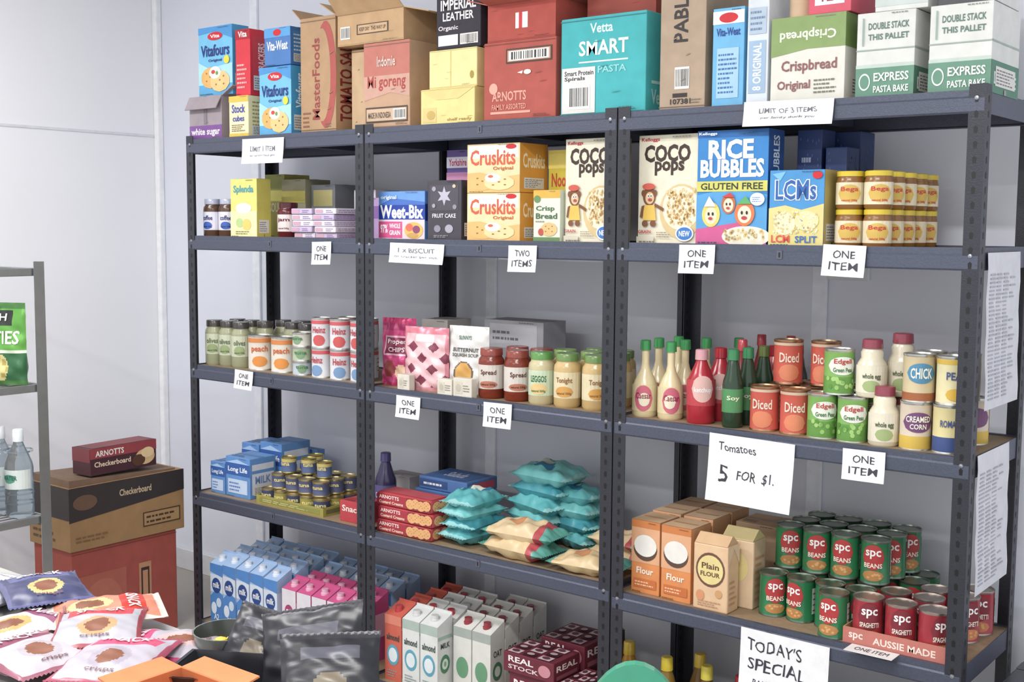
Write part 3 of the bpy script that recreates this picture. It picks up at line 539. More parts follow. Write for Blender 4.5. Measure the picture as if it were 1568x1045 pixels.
# ================================================================= LEVEL 2
z=S2
BL='6490c8'
def juice(x0,x1,y0,d,h): pbox('juice_carton_pack',x0,x1,y0,d,z,z+h,BL,F=[('r',0,.55,1,.85,'3a60a4'),('t','Long Life',.1,.6,.9,.76,'eef2f8'),('r',.1,.1,.9,.45,'c0d0e6'),('fp',.15,.14,.6,.4,3,'4f74b4'),('p',[(0,.85),(.5,.95),(1,.85)],'a8c4e4')],R=[('r',.08,.1,.92,.85,'d6dae4'),('r',.08,.62,.92,.7,'6490c8'),('t','MILK',.2,.36,.8,.55,'6f8cc0')])
juice(.045,.125,.05,.12,.115); juice(.132,.262,.05,.12,.145); juice(.05,.145,.19,.14,.165); juice(.155,.27,.19,.14,.18); juice(.05,.29,.345,.04,.14)
m=MB('fish_can_trays')
def tray(m,x0,x1,y0,y1,z0,h,k):
    t=.003; m.box(x0,x1,y0,y1,z0,z0+t,k); m.box(x0,x1,y0,y0+t,z0+t,z0+h,k); m.box(x0,x1,y1-t,y1,z0+t,z0+h,k); m.box(x0,x0+t,y0+t,y1-t,z0+t,z0+h,k); m.box(x1-t,x1,y0+t,y1-t,z0+t,z0+h,k)
    m.artbox(x0,x1,y0,y1,z0,z0+h,F=[('r',.05,.25,.95,.75,'8a8a4c'),('fp',.1,.3,.9,.7,2,'c8c08a')],R=[('r',.05,.25,.95,.75,'6a6a44')])
tray(m,.31,.65,.04,.30,z,.03,'9c944c:card')
for i in range(5):
    for j in range(4): can(m,.345+.066*i,.072+.063*j,z+.0035,.030,.05,('424a6c','a09850')[(i+j)%2],'tuna','e8d890',lid='baa878:metal')
for i in range(4):
    for j in range(3): can(m,.37+.068*i+R_.uniform(-.004,.004),.10+.066*j,z+.054,.030,.05,'525878','tuna','e8d890',lid='c0b080:metal')
for x,y in((.38,.13),(.45,.16),(.54,.15),(.42,.22)): can(m,x,y,z+.1045,.027,.055,'52628c','tuna','e8d890',lid='b0a060:metal',band=(.7,.95,'c0b070'))
m.done()
pbox('snack_packet_box',.72,.83,.05,.08,z,z+.07,'b8444c',F=[('t','Snack',.1,.5,.9,.8,'f0e0d8')])
pbox('snack_packet_box',.70,.82,.28,.08,z,z+.12,'a8a4a8')
m=MB('cordial_bottle'); bottle(m,.785,.20,z,.036,.215,'3a3454:gloss','4a4470:gloss','5f5a8a','Cordial','e0dcec',neck=.4,shoulder=.6); m.done()
m=MB('biscuit_packets')
for i in range(3):
    z0=z+.0435*i; dx=.006*(i%2); m.box(.91+dx,1.142+dx,.03,.12,z0,z0+.043,'b8444c',.007)
    m.artbox(.91+dx,1.142+dx,.03,.12,z0,z0+.043,F=[('r',.01,.1,.99,.9,'a43642'),('t','ARNOTTS',.05,.55,.42,.82,'f2e2d8'),('t','Custard Creams',.05,.2,.5,.42,'f2d8c0'),('r',.56,.08,.99,.92,'8a3438')]+[('bis',.63+.1*q,.48+.08*(q%2),.075,.36,'dca874') for q in range(4)],R=[('bis',.3,.5,.22,.35,'dca874'),('bis',.7,.5,.22,.35,'e4b884')],T=[('r',.02,.1,.98,.9,'bc5058')])
m.done()
m=MB('cracker_boxes')
for i in range(4):
    z0=z+.042*i; dx=.012*i; m.box(.93+dx,1.17,.15+dx*.5,.32,z0,z0+.041,'4f70a4',.003)
    m.artbox(.93+dx,1.17,.15+dx*.5,.32,z0,z0+.041,F=[('r',.02,.2,.6,.8,'34507e'),('fp',.1,.3,.5,.7,1,'e0e0e8')],R=[('r',.1,.2,.9,.8,'b8505a')],T=[('r',.1,.1,.9,.9,'44659a'),('t','Salada',.3,.3,.7,.7,'c8d0e4')])
m.done()
TEAL=['62aeb2:film','4a96a2:film','78c0c0:film']
def cf_teal(q):
    def f(u,v,s):
        if abs(v-.5)>.42: return '98cccc:film'
        if abs(u-.5)<.13 and abs(v-.56)<.16: return 'd8ddd2'
        if abs(u-.5)<.34 and -.02<(v-.5)+.15*math.sin(6*u)<.28: return '3a7290:film'
        return TEAL[q%3]
    return f
def lay(x,y,zc,rot,tilt=0): return Matrix.Translation((x,y,zc))@Matrix.Rotation(rot,4,'Z')@Matrix.Rotation(tilt,4,'Y')@Matrix.Rotation(math.radians(-90),4,'X')
m=MB('rice_bag_pile')
for i in range(4): pillow(m,.13,.19,.062,cf_teal(i),lay(1.225+.006*(i%2),.13,z+.030+.035*i,R_.uniform(-.18,.18),R_.uniform(-.05,.05)),seed=10+i,nu=22,nv=28)
for i in range(5): pillow(m,.15,.23,.07,cf_teal(i+1),lay(1.37+.014*i,.265+.01*(i%2),z+.034+.046*i,1.35+R_.uniform(-.25,.25),R_.uniform(-.06,.06)),seed=20+i,nu=22,nv=28)
for i in range(4): pillow(m,.13,.17,.06,cf_teal(i),lay(1.535-.008*i,.285,z+.03+.044*i,1.2+.15*i,.06),seed=30+i,nu=22,nv=28)
m.done()
def cf_bei(q):
    def f(u,v,s):
        if v>.84 or v<.1: return '62a296:film'
        if v>.76: return 'b05054:film'
        if u<.16: return 'bc6460:film'
        if .3<u<.7 and .3<v<.5: return 'c08862:film'
        return ('cfb78e:film','d6be98:film')[q%2]
    return f
m=MB('pasta_bag_pile')
for i in range(2): pillow(m,.13,.25,.066,cf_bei(i),lay(1.455+.006*i,.085+.01*i,z+.032+.044*i,math.radians(-90)+.12*(i-.5)),seed=40+i,nu=26,nv=32)
pillow(m,.13,.23,.055,cf_bei(0),lay(1.70,.085,z+.028,math.radians(-90)+.1),seed=50,nu=26,nv=32)
for i in range(2): pillow(m,.12,.22,.05,cf_bei(i),lay(1.71,.235,z+.025+.040*i,math.radians(-90)-.15*i),seed=60+i,nu=22,nv=28)
m.done()
z=S2c
def flour(x0,x1,y0,d,h): pbox('flour_box',x0,x1,y0,d,z,z+h,'d88c56',F=[('r',0,.42,1,1,'d9a680'),('r',0,.9,1,1,'c67c48'),('e',.5,.62,.42,.17,'5a4438'),('e',.5,.66,.4,.15,'e4e1da'),('t','Flour',.2,.27,.8,.36,'f6e8d8'),('r',.1,.08,.9,.2,'c67040'),('fp',.15,.1,.85,.18,2,'f0c8a0')],R=[('r',0,.42,1,1,'ca9870')],T=[('r',0,0,1,1,'c6a684:card'),('r',.1,.45,.9,.55,'b08860')])
flour(1.860,1.948,.045,.10,.2); flour(1.957,2.047,.04,.10,.2)
for i in range(2):
    for x0 in(1.862,1.960): pbox('flour_box',x0,x0+.088,.15+.11*i,.10,z,z+.205,'cc9e74',F=[('r',0,.42,1,1,'d9a680')],T=[('r',0,0,1,1,'caac8e:card'),('r',.1,.45,.9,.55,'b08860')])
pbox('flour_box',2.07,2.19,.24,.12,z,z+.19,'bfa082:card')
m=MB('flour_bag')
m.box(2.062,2.162,.025,.085,z,z+.175,'dab894',.004)
m.artbox(2.062,2.162,.025,.085,z,z+.175,F=[('e',.5,.62,.42,.26,'6a4c3c'),('e',.5,.62,.37,.22,'dcca8c'),('t','Plain',.25,.63,.75,.72,'5c4030'),('t','FLOUR',.22,.52,.78,.59,'5c4030'),('e',.22,.22,.12,.08,'d0906a'),('e',.75,.28,.1,.06,'c89a6a'),('fp',.15,.06,.85,.16,3,'b88a6a')],R=[('fp',.15,.1,.85,.5,5,'c89a74'),('p',[(0,.7),(.5,.95),(1,.7),(1,1),(0,1)],'e2caaa')])
m.prism([(.025,z+.175),(.085,z+.175),(.057,z+.198),(.053,z+.198)],2.065,2.159,'d0ac86')
m.done()
m=MB('flour_bag')
m.box(2.10,2.195,.10,.17,z,z+.18,'d8bc9a',.004); m.prism([(.10,z+.18),(.17,z+.18),(.137,z+.205),(.133,z+.205)],2.103,2.192,'d8c690'); m.artbox(2.10,2.195,.10,.17,z,z+.18,F=[('e',.5,.6,.35,.22,'dcca8c')],R=[('fp',.15,.1,.85,.8,7,'c89a74')]); m.done()
m=MB('canned_baked_beans')
def bean(x,y,zz,red=False):
    a=FA+R_.uniform(-.7,.5)
    can(m,x,y,zz,.037,.11,'32784e:gloss' if not red else 'a03640:gloss',ang=a,lid='848e82:metal' if not red else 'b2a69e:metal',patch=(.34,.92,1.5,'b03a3a' if not red else '7c2834'))
    m.cyltext('spc',x,y,zz+.066,zz+.088,.0374,a,1.0,'f4f0ec'); m.cyltext('BEANS' if not red else 'SPAGHETTI',x,y,zz+.043,zz+.055,.0374,a,1.2,'f4e8d8')
    m.cylpatch(x,y,zz+.010,zz+.036,.0366,a,1.5,'c8805a' if red else 'b88450',ell=True)
    for q in range(7): 
        t=a+R_.uniform(-.5,.5); h=zz+R_.uniform(.014,.027); m.cylpatch(x,y,h,h+.006,.0371,t,.22,'d8a46c',n=5)
jt=lambda:R_.uniform(-.0012,.0012)
for j in range(4):
    for i in range(4+(j>1)):
        bean(2.245+.0768*i+jt(),.115+.0775*j+jt(),z)
for j in range(1,4):
    for i in range(4): bean(2.25+.0768*i+.01*(j-1)+jt(),.115+.0775*j+jt(),z+.1105)
m.done()
m=MB('canned_spaghetti_tray')
zt=z
tray_k='b8946c:card'
t=.003;x0,x1,y0,y1=2.475,2.72,.016,.108
m.box(x0,x1,y0,y1,zt,zt+t,tray_k); m.box(x0,x1,y0,y0+t,zt+t,zt+.042,tray_k); m.box(x0,x0+t,y0+t,y1,zt+t,zt+.042,tray_k); m.box(x1-t,x1,y0+t,y1,zt+t,zt+.042,tray_k)
m.artbox(x0,x1,y0,y1,zt,zt+.042,F=[('r',0,.1,1,1,'ba7268'),('t','AUSSIE MADE',.3,.3,.9,.7,'ecd8cc'),('t','spc',.06,.3,.2,.75,'f2d8cc')],R=[('t','AUSSIE MADE',.1,.3,.9,.7,'a84a3a')])
for i,xx in enumerate((2.518,2.597,2.676)): bean(xx,.061,zt+.0035,True)
m.done()
m=MB('canned_spaghetti')
for xx,yy in((2.435,.052),): bean(xx,yy,z,False)
for xx,yy in((2.55,.155),(2.63,.155),(2.69,.225),(2.62,.235),(2.70,.305)): bean(xx,yy,z,True)
m.done()
# ================================================================= LEVEL 1
z=S1
m=MB('long_life_milk_cartons')
def mk(x,y,k='a4bfe2',cap='dfe6f0:gloss',h=.235): milk(m,x,y,z,.07,.068,h,k,cap,F=[('r',0,.52,1,.82,'d4deea'),('p',[(0,0),(1,0),(1,.5),(.5,.58),(0,.44)],'5488c8'),('p',[(0,.86),(1,.8),(1,1),(0,1)],'5488c8'),('e',.5,.64,.36,.13,'2c4a88'),('t','milk',.24,.60,.76,.70,'f4f6fa'),('e',.3,.25,.22,.1,'dde8f2'),('e',.7,.36,.2,.08,'cddcec'),('t','A2',.3,.06,.7,.16,'f0f4f8')],R=[('r',0,0,1,.4,'6496d0'),('r',0,.45,1,.8,'c4d2e6'),('fp',.15,.08,.85,.36,5,'dfe8f2'),('t','1L',.3,.6,.7,.74,'34548e')])
for i in range(5):
    for j in range(4):
        mk(.042+.0755*i+R_.uniform(-.002,.002),.04+.076*j+R_.uniform(-.003,.003),h=.255 if (i+j)%4 else .25)
for i in range(5):
    for j in(2,3): mk(.44+.0755*i,.045+.076*j,k='8f9fb8' if i%2 else 'a4bfe2',h=.245)
m.done()
m=MB('flavoured_milk_cartons')
for i in range(5):
    for j in range(2):
        milk(m,.44+.0755*i,.04+.076*j,z,.07,.068,.23,'c85a8a','e4b0c6:gloss',F=[('r',0,.55,1,1,'dcd8de'),('e',.5,.62,.3,.12,'a8406e'),('t','oat',.3,.57,.7,.68,'f4f0f4'),('e',.5,.25,.3,.12,'e4b8c8')],R=[('r',0,.4,1,.8,'e4b0c6')])
m.done()
m=MB('almond_milk_cartons')
for i in range(3):
    for j in range(4):
        red=(i==0)
        milk(m,.935+.077*i,.04+.076*j,z,.072,.07,.245,'d8dad8' if not red else 'c86454','b8424a:gloss' if j%2 or red else 'd2d2d2:gloss',F=[('r',0,.86,1,1,'a8b8b0' if not red else 'd88470'),('e',.5,.4,.36,.16,'5f9fb4'),('e',.5,.4,.26,.11,'dce4e6'),('t','almond',.12,.62,.88,.72,'3a4a44'),('fp',.15,.06,.85,.18,3,'8a9a94')],R=[('e',.5,.42,.32,.14,'4f8262'),('e',.5,.42,.2,.08,'d8e0d8'),('e',.5,.42,.08,.04,'7fa88a'),('t','MILK',.2,.66,.8,.74,'3a4a44'),('r',0,0,1,.08,'b0c4b8'),('r',0,.8,1,.84,'9ab8a6')])
m.done()
m=MB('oat_milk_cartons')
for j in range(4):
    for i in range(2): milk(m,1.175+.077*i,.10+.073*j,z,.072,.068,.24,'dadad4','943e46:gloss',F=[('r',0,.86,1,1,'a4aca6'),('e',.5,.4,.34,.16,'6a9a78')],R=[('e',.5,.42,.34,.14,'4f8262'),('e',.5,.42,.2,.08,'d8e0d8'),('t','OAT',.2,.64,.8,.74,'3a4a44'),('r',0,0,1,.06,'b0c4b8')])
m.done()
def real(x0,x1,y0,y1,z0,z1):
    m=MB('drink_can_case'); m.box(x0,x1,y0,y1,z0,z1,'6a2836',.002)
    m.artbox(x0,x1,y0,y1,z0,z1,F=[('t','REAL',.1,.55,.6,.85,'f0e6e4'),('t','STOCK',.1,.2,.7,.42,'e0d0d0'),('e',.82,.5,.12,.3,'c88a94')],R=[('t','REAL',.1,.5,.9,.8,'f0e6e4'),('r',.1,.1,.9,.3,'9a5a68')],T=[('r',.05+.3*a,.05+.3*b,.28+.3*a,.28+.3*b,('c8b8ba','3a1c26')[(a+b)%2]) for a in range(3) for b in range(3)]+[('e',.165+.3*a,.165+.3*b,.07,.07,('643040','b8a0a4')[(a+b)%2]) for a in range(3) for b in range(3)])
    m.done()
real(1.43,1.60,.06,.19,z,z+.14); real(1.44,1.60,.20,.34,z,z+.14); real(1.45,1.61,.19,.35,z+.1405,z+.215); real(1.415,1.60,.05,.18,z+.1405,z+.20)
real(1.615,1.71,.05,.2,z,z+.15)
m=MB('cooking_oil_bottles')
for x,y,k,c in((1.755,.10,'c98a2a','d8c03a'),(1.76,.2,'b8842c','c8a83a'),(1.68,.27,'5a3a20','3a2a24'),(1.91,.16,'8a6a2c','d8c03a'),(1.97,.24,'7a5a2c','c8a83a'),(2.03,.17,'6a5030','d8c850')):
    bottle(m,x,y,z,.036,.265,k+':gloss',c+':gloss','e0d08a','Oil','6a4a1a',neck=.38,shoulder=.62)
m.done()
m=MB('cordial_bottles')
for i in range(6):
    bottle(m,2.12+.085*i,.20+.03*(i%2),z,.037,.25-.01*(i%3),('4a2a2e','33282e','5c3428')[i%3]+':gloss',('b84048','3a3a40','4f7a54')[i%3]+':gloss','d8cfc0','Sauce','802020',neck=.4,shoulder=.6)
for i in range(5):
    can(m,2.20+.085*i,.09,z,.037,.11,('4a3840','5a5048','703840')[i%3],'beans','e8d8c8')
m.done()
# ================================================================= SIGNS
def sign(X0,X1,Z0,Z1,lines,name='shelf_label',**k): return paper(name,X0,X1,Z0,Z1,-.0045,lines,**k).done()
one=[('ONE',.24,.58,.76,.82),('ITEM',.16,.2,.84,.44)]
sign(.655,.745,1.375,1.448,one); sign(1.005,1.225,1.388,1.448,[('1 x BISCUIT',.16,.52,.84,.75),('or cracker per visit',.1,.24,.9,.38)],tc='6a6a74')
sign(1.466,1.566,1.374,1.448,[('TWO',.24,.58,.76,.82),('ITEMS',.14,.2,.86,.44)]); sign(2.018,2.12,1.386,1.458,one); sign(2.404,2.508,1.39,1.463,one)
sign(.258,.355,.935,1.0,one); sign(1.03,1.13,.915,.982,one); sign(1.378,1.482,.924,.995,one); sign(2.468,2.57,.918,.99,one)
sign(2.117,2.348,.815,.985,[('Tomatoes',.12,.76,.56,.88),('5',.14,.3,.25,.56),('FOR  $1.',.36,.34,.8,.5)],name='handwritten_sign',curl=.012)
sign(2.218,2.452,.285,.505,[("TODAY'S",.08,.76,.7,.90),('SPECIAL',.1,.54,.76,.68),('BAKED BEANS',.16,.36,.74,.44),('5 FOR $2',.2,.1,.8,.24)],name='handwritten_sign',curl=.012)
sign(.315,.525,1.705,1.788,[('LIMIT 1 ITEM',.2,.48,.8,.68),('per person thank you',.2,.26,.8,.36)],tc='6a6a74'); sign(2.19,2.419,1.743,1.802,[('LIMIT OF 3 ITEMS',.18,.5,.82,.7),('per family thank you',.2,.26,.8,.38)],tc='6a6a74')
m=MB('paper_note'); m.box(2.50,2.615,-.04,.012,S2c+.0045,S2c+.0053,'e6e4e2'); m.artbox(2.50,2.615,-.04,.012,S2c+.0045,S2c+.0053,T=[('t','ONE ITEM',.15,.3,.85,.7,'404048',.0)]); m.done()
def endsheet(y0,y1,z0,z1,n):
    m=MB('notice_sheet'); k=10; vs=[]
    fx=lambda q,p:2.7612+.007*(1-q)**2+.0025*math.sin(q*9+p)**2
    for j in range(k+1):
        q=j/k; vs+=[(fx(q,0),y0,z0+(z1-z0)*q),(fx(q,.6),y1,z0+(z1-z0)*q)]
    m.add(vs,[(2*j,2*j+1,2*j+3,2*j+2) for j in range(k)],'d2d2d8',True)
    for i in range(n*2):
        q0=.06+.82*i/(n*2); e=R_.uniform(.55,.9)
        for a in(0,.22,.44,.66):
            if a>e-.1: continue
            b=min(e,a+R_.uniform(.12,.2))
            P=lambda s,q:(fx(q,.6*s)+.0012,y0+(y1-y0)*(.08+s*.9),z0+(z1-z0)*q)
            m.add([P(a,q0),P(b,q0),P(b,q0+.011),P(a,q0+.011)],[(0,1,2,3)],'a8aab4')
    m.done()
endsheet(.05,.30,1.10,1.45,16); endsheet(.04,.28,.68,1.0,14)
# ================================================================= LEFT: floor cartons
xr=-.10
m=MB('shipping_carton'); X0,X1,Y0,Y1=-.335,xr,-.43,.0
m.box(X0,X1,Y0,Y1,0,.375,'9e4e44:card',.003); m.artbox(X0,X1,Y0,Y1,0,.375,F=[('bar',.1,.4,.4,.7)],R=[('r',.05,.15,.5,.75,'a85e4e'),('e',.28,.45,.18,.24,'b26a58'),('t','ARNOTTS',.12,.38,.44,.5,'8c433c'),('r',.62,.2,.74,.75,'b88866'),('r',.64,.24,.72,.7,'3c2a24'),('r',.655,.27,.705,.67,'b88866'),('r',0,.97,1,.975,'7c3c34')]); m.done()
m=MB('shipping_carton'); m.box(X0-.01,xr+.01,Y0-.01,.03,.377,.60,'9c7a54:card',.003)
m.artbox(X0-.01,xr+.01,Y0-.01,.03,.377,.60,F=[('r',0,.5,1,1,'352d2c'),('fp',.1,.1,.9,.4,3,'5a4434')],R=[('p',[(0,.46),(1,.66),(1,1),(0,1)],'37302f'),('t','Checkerboard',.42,.74,.7,.85,'cbb492'),('r',.62,.16,.96,.4,'4a3828'),('r',.63,.18,.95,.38,'a8865e'),('fp',.65,.2,.93,.36,2,'4a3828'),('e',.13,.75,.1,.12,'6a5040'),('fp',.05,.12,.4,.24,2,'7a5c3c')])
m.prism([(Y0,.60),(.0,.60),(.0,.606),(Y0,.625)],X0,xr,'7a6250:card'); m.done()
m=MB('checker_biscuit_box'); m.M=Matrix.Translation((-.16,-.20,0))@Matrix.Rotation(.05,4,'Z')
m.box(-.05,.05,-.15,.13,.627,.722,'4a2a30',.002); m.artbox(-.05,.05,-.15,.13,.627,.722,F=[('r',0,.5,1,1,'7a3a40')],R=[('r',0,.62,1,1,'984448'),('t','ARNOTTS',.08,.68,.5,.9,'f4ece6'),('t','Checkerboard',.06,.3,.6,.5,'ecd8bc'),('e',.82,.4,.15,.3,'d8b888'),('e',.72,.3,.1,.22,'5a3a2a'),('e',.86,.55,.1,.2,'e8cca0')],T=[('r',.05,.05,.95,.95,'7c383c')]); m.done()
# ================================================================= LEFT: metal rack
m=MB('wire_rack'); CHR='a8acac:metal'
rx0,rx1,ry0,ry1=-.62,.176,-1.10,-.685
for x in(rx0,rx1):
    for y in(ry0,ry1):
        m.box(x-.012,x+.012,y-.002,y+.002,.0,1.385,CHR); xe=x+(.012 if x==rx1 else -.012); m.box(xe-.001,xe+.001,y-.018,y+.016,.0,1.385,CHR)
for zz in(.15,.60,1.01,1.365):
    for y in(ry0,ry1): m.box(rx0,rx1,y-.004,y+.004,zz-.024,zz,CHR,.002)
    for x in(rx0,rx1): m.box(x-.004,x+.004,ry0,ry1,zz-.024,zz,CHR,.002)
    k=0
    while rx0+.03*k<rx1: m.box(rx0+.03*k-.0015,rx0+.03*k+.0015,ry0,ry1,zz-.006,zz-.003,CHR); k+=1
    for q in range(1,6): m.box(rx0,rx1,ry0+.069*q-.002,ry0+.069*q+.002,zz-.01,zz-.006,CHR)
m.done()
def cf_chips(u,v,s):
    if v>.92 or v<.06: return '4a7640:foil'
    if .72<v<.9 and .2<u<.8: return '282c27'
    if v<.38 and ((u-.5)**2+((v-.2)*1.2)**2)<.06: return 'c8bc80' if math.sin(40*u)*math.sin(40*v)>-.2 else 'a89858'
    if .38<v<.42: return 'd4dcca'
    return '62a048:foil' if v>.38 else '386a44:foil'
m=MB('chips_bag'); pillow(m,.19,.25,.06,cf_chips,Matrix.Translation((.085,-.765,1.01+.125))@Matrix.Rotation(.45,4,'Z'),stand=True,seed=5,nu=44,nv=54,wk=.7,text=[('SESH',.3,.78,.7,.87,'e8efe4'),('PARTIES',.08,.5,.92,.66,'eef4e6')]); m.done()
m=MB('water_bottles')
for x,y in((.125,-.735),(.035,-.745),(.06,-.84),(-.06,-.80),(.13,-.86),(-.06,-.92)):
    bottle(m,x,y,.60,.042,.27,'c8d4dc:clear','e0e4e6:gloss','d2d9d5','WATER','2f6a5a',neck=.32,shoulder=.62,l0=.33,l1=.55,patch=(.4,.5,1.0,'5f9a80'))
    for h in(.04,.07,.2): m.lathe([(.0425,h,'b8c8d2:clear'),(.0435,h+.003,'b8c8d2:clear'),(.0425,h+.006,'b8c8d2:clear')],x,y,.60)
m.done()
# ================================================================= FOREGROUND TABLE
m=MB('folding_table'); tx0,tx1,ty0,ty1=.55,2.36,-2.12,-1.33; TZ=.75
m.box(tx0,tx1,ty0,ty1,TZ-.035,TZ,'b4b4b2:gloss',.008)
for x in(tx0+.12,tx1-.12):
    for y in(ty0+.1,ty1-.1): m.lathe([(.014,0,'7c7e82:metal'),(.014,TZ-.036,'7c7e82:metal')],x,y,0,seg=12); m.lathe([(0,0,'222222'),(.017,0,'222222'),(.017,.02,'222222'),(0,.02,'222222')],x,y,0,seg=12)
    m.box(x-.01,x+.01,ty0+.1,ty1-.1,.25,.27,'7c7e82:metal')
m.done()
m=MB('snack_packets')
def cfp(a,b,c,d):
    def f(u,v,s):
        if v>.93 or v<.07: return b
        if .62<v<.84 and .12<u<.88: return d
        r2=(u-.5)**2+((v-.36)*1.15)**2
        if r2<.02: return '7a4a34'
        if r2<.05: return c
        if u<.05 or u>.95: return b
        return a
    return f
F_=':film'
pk=[(1.33,-1.47,.3,'b4b6be','9a9ca6','8f94a0','c4c6cc'),(1.30,-1.60,.8,'c4beb8','b0aaa4','c2a878','8a4a4a'),(1.46,-1.44,1.2,'3c3e62','52547c','b8ac74','5c5e8a'),
 (1.58,-1.55,.1,'c4bcc0','b08890','c89a60','8c5470'),(1.64,-1.42,-.5,'cc8068','c8c0b8','dcb880','b8382c'),(1.74,-1.50,.9,'a8a6ae','8e3e48','b8946c','b8404a'),(1.86,-1.45,2.2,'a49ea8','a83c64','c0a0a0','b83a68'),(1.74,-1.63,1.6,'b2acb2','8c5464','a8a0a8','7c3c54'),(1.90,-1.57,.6,'a8a2ac','98485c','9c94a0','c04a6c')]
for i,(x,y,r,a,b,c,d) in enumerate(pk):
    pillow(m,.155,.205,.036,cfp(a+F_,b+F_,c+F_,d+F_),lay(x,y,TZ+.022+.011*(i%3),r),seed=80+i,nu=40,nv=50,wk=.55,text=[('SNACK',.22,.68,.78,.79,'ece6e6'),('crisps',.34,.12,.66,.17,'6a4a50')])
m.done()
pbox('biscuit_box',1.70,1.86,-1.88,.11,TZ,TZ+.05,'b8546a',F=[('t','Shapes',.1,.3,.6,.7,'f6ece0')],T=[('r',.03,.05,.97,.95,'c07884'),('t','Pizza',.1,.5,.6,.8,'f6ece0'),('bis',.7,.4,.15,.25,'d0b488'),('bis',.3,.25,.12,.2,'d0b488')],rot=.3)
def addtray(m,w,d,h,k):
    def ring(s,zz): return [(-w/2*s,-d/2*s,zz),(w/2*s,-d/2*s,zz),(w/2*s,d/2*s,zz),(-w/2*s,d/2*s,zz)]
    vs=ring(.78,0)+ring(1,h)+ring(1.06,h)+ring(.97,h)+ring(.76,.003)
    fs=[(3,2,1,0)]+[(a+i,a+(i+1)%4,b+(i+1)%4,b+i) for a,b in((0,4),(4,8)) for i in range(4)]+[(16,17,18,19)]+[(16+(i+1)%4,16+i,12+i,12+(i+1)%4) for i in range(4)]
    m.add(vs,fs,k)
def cf_blk(u,v,s):
    if v>.92 or v<.08: return '2a2a30:film'
    if .64<v<.78 and .2<u<.8: return '4a4a54:film'
    if ((u-.5)**2+((v-.35)*1.1)**2)<.03: return '6a6050:film'
    return '1e1f25:film'
m=MB('black_snack_bags')
pillow(m,.12,.125,.04,cf_blk,Matrix.Translation((2.03,-1.385,TZ+.048))@Matrix.Rotation(.55,4,'Z')@Matrix.Rotation(math.radians(-38),4,'X')@Matrix.Rotation(.25,4,'Y'),seed=90,nu=30,nv=34,wk=.6)
pillow(m,.18,.155,.045,cf_blk,Matrix.Translation((2.16,-1.385,TZ+.062))@Matrix.Rotation(.35,4,'Z')@Matrix.Rotation(math.radians(-32),4,'X')@Matrix.Rotation(-.25,4,'Y'),seed=91,nu=36,nv=40,wk=.6)
pillow(m,.16,.16,.045,cf_blk,Matrix.Translation((2.24,-1.42,TZ+.05))@Matrix.Rotation(.8,4,'Z')@Matrix.Rotation(math.radians(-48),4,'X'),seed=92,nu=30,nv=34,wk=.6)
m.done()
m=MB('black_food_tray'); m.M=Matrix.Translation((2.08,-1.47,TZ+.001))@Matrix.Rotation(.5,4,'Z'); addtray(m,.20,.12,.045,'202126:gloss'); m.done()
m=MB('glass_bowl'); m.lathe([(0,0,'50564e:gloss'),(.03,0,'50564e:gloss'),(.05,.025,'6a7068:gloss'),(.058,.055,'6a7068:gloss'),(.055,.055,'3a3e3a:gloss'),(.045,.02,'3a3e3a:gloss'),(0,.012,'3a3e3a:gloss')],1.945,-1.385,TZ,seg=24)
for i in range(6): m.lathe([(0,0,'c8a83a'),(.012,.004,'d8b84a'),(.01,.014,'d8b84a'),(0,.018,'d8b84a')],1.945+.02*math.cos(i),-1.385+.02*math.sin(i),TZ+.02,seg=8)
m.done()
carton('snack_carton',2.03,2.17,-1.66,.12,TZ,TZ+.055,'bc6a40:card',dirs={'B':(0,.9,.12),'L':(-.9,0,.1)},fk='c8784c:card')
carton('snack_carton',2.20,2.32,-1.56,.12,TZ,TZ+.03,'bcae5c:card',dirs={'B':(0,.8,.25)})
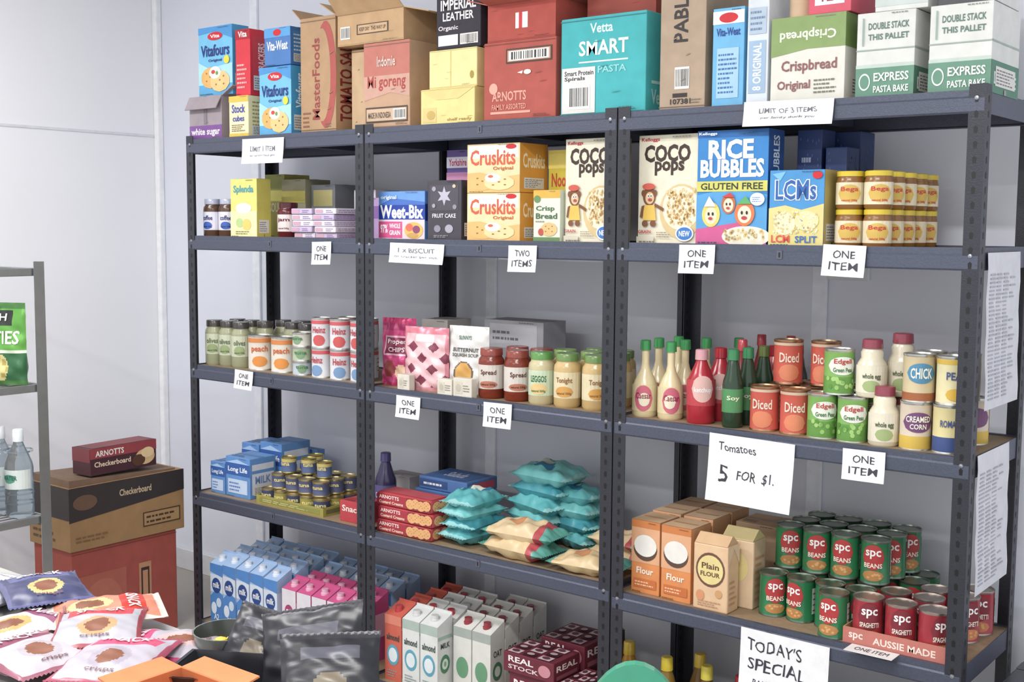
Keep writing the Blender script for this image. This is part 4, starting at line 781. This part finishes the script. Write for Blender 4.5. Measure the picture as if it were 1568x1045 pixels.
# green chair
m=MB('green_plastic_chair'); G='46967a:gloss'
cx,cy=2.530,-1.0
m.M=Matrix.Translation((cx,cy,0))@Matrix.Rotation(.55,4,'Z')
n=22; a,b=.115,.245; prof=[(-a,.42)]+[(a*math.cos(math.pi-math.pi*i/n),.525+b*math.sin(math.pi*i/n)) for i in range(n+1)]+[(a,.42)]
vs=[(x,0,zz) for x,zz in prof]+[(x,.02,zz) for x,zz in prof]; N=len(prof)
m.add(vs,[tuple(range(N)),tuple(range(N,2*N))[::-1]]+[(i,N+i,N+(i+1)%N,(i+1)%N) for i in range(N)],G)
m.box(-.16,.16,-.32,.02,.40,.425,G,.01)
for x in(-.135,.135):
    for y in(-.295,-.005): m.lathe([(.017,0,G),(.021,.40,G)],x,y,0,seg=12)
m.done()
carton('dark_storage_tub',2.82,3.02,.05,.36,0,.48,'33333a:gloss',flaps=False,tape='33333a:gloss')
# ================================================================= LIGHTS
em=emis('tube_glow',(1,.98,.95),2.0)
def fixture(x,y,L=1.25,pw=38):
    m=MB('ceiling_light'); m.box(x-L/2,x+L/2,y-.08,y+.08,H-.05,H,'e8e8e8',.004); m.box(x-L/2+.02,x+L/2-.02,y-.06,y+.06,H-.056,H-.0505,em); m.done()
    l=bpy.data.lights.new('tube_light','AREA'); l.shape='RECTANGLE'; l.size=L; l.size_y=.14; l.energy=pw; l.color=(1,.99,.98)
    o=bpy.data.objects.new('tube_light',l); COL.objects.link(o); o.location=(x,y,H-.065)
fixture(.4,-1.5,pw=44); fixture(2.7,-1.9,pw=50); fixture(1.7,-3.4,pw=36)
w=bpy.data.worlds.new('world'); scene.world=w; w.use_nodes=True
w.node_tree.nodes['Background'].inputs[0].default_value=(.94,.965,1,1); w.node_tree.nodes['Background'].inputs[1].default_value=1.32
scene.view_settings.view_transform='Standard'
# ================================================================= CAMERA
yaw,pit,rol=.6658,.0944,.0072
fw=Vector((-math.sin(yaw)*math.cos(pit),math.cos(yaw)*math.cos(pit),-math.sin(pit))); r=Vector((math.cos(yaw),math.sin(yaw),0)); u=r.cross(fw)
r2=r*math.cos(rol)+u*math.sin(rol); u2=-r*math.sin(rol)+u*math.cos(rol)
cam=bpy.data.objects.new('camera',bpy.data.cameras.new('camera')); COL.objects.link(cam)
cam.matrix_world=Matrix(((r2.x,u2.x,-fw.x,3.5684),(r2.y,u2.y,-fw.y,-2.662),(r2.z,u2.z,-fw.z,1.4977),(0,0,0,1)))
cam.data.sensor_width=36; cam.data.lens=36*1835.59/1568; cam.data.clip_start=.05
scene.camera=cam
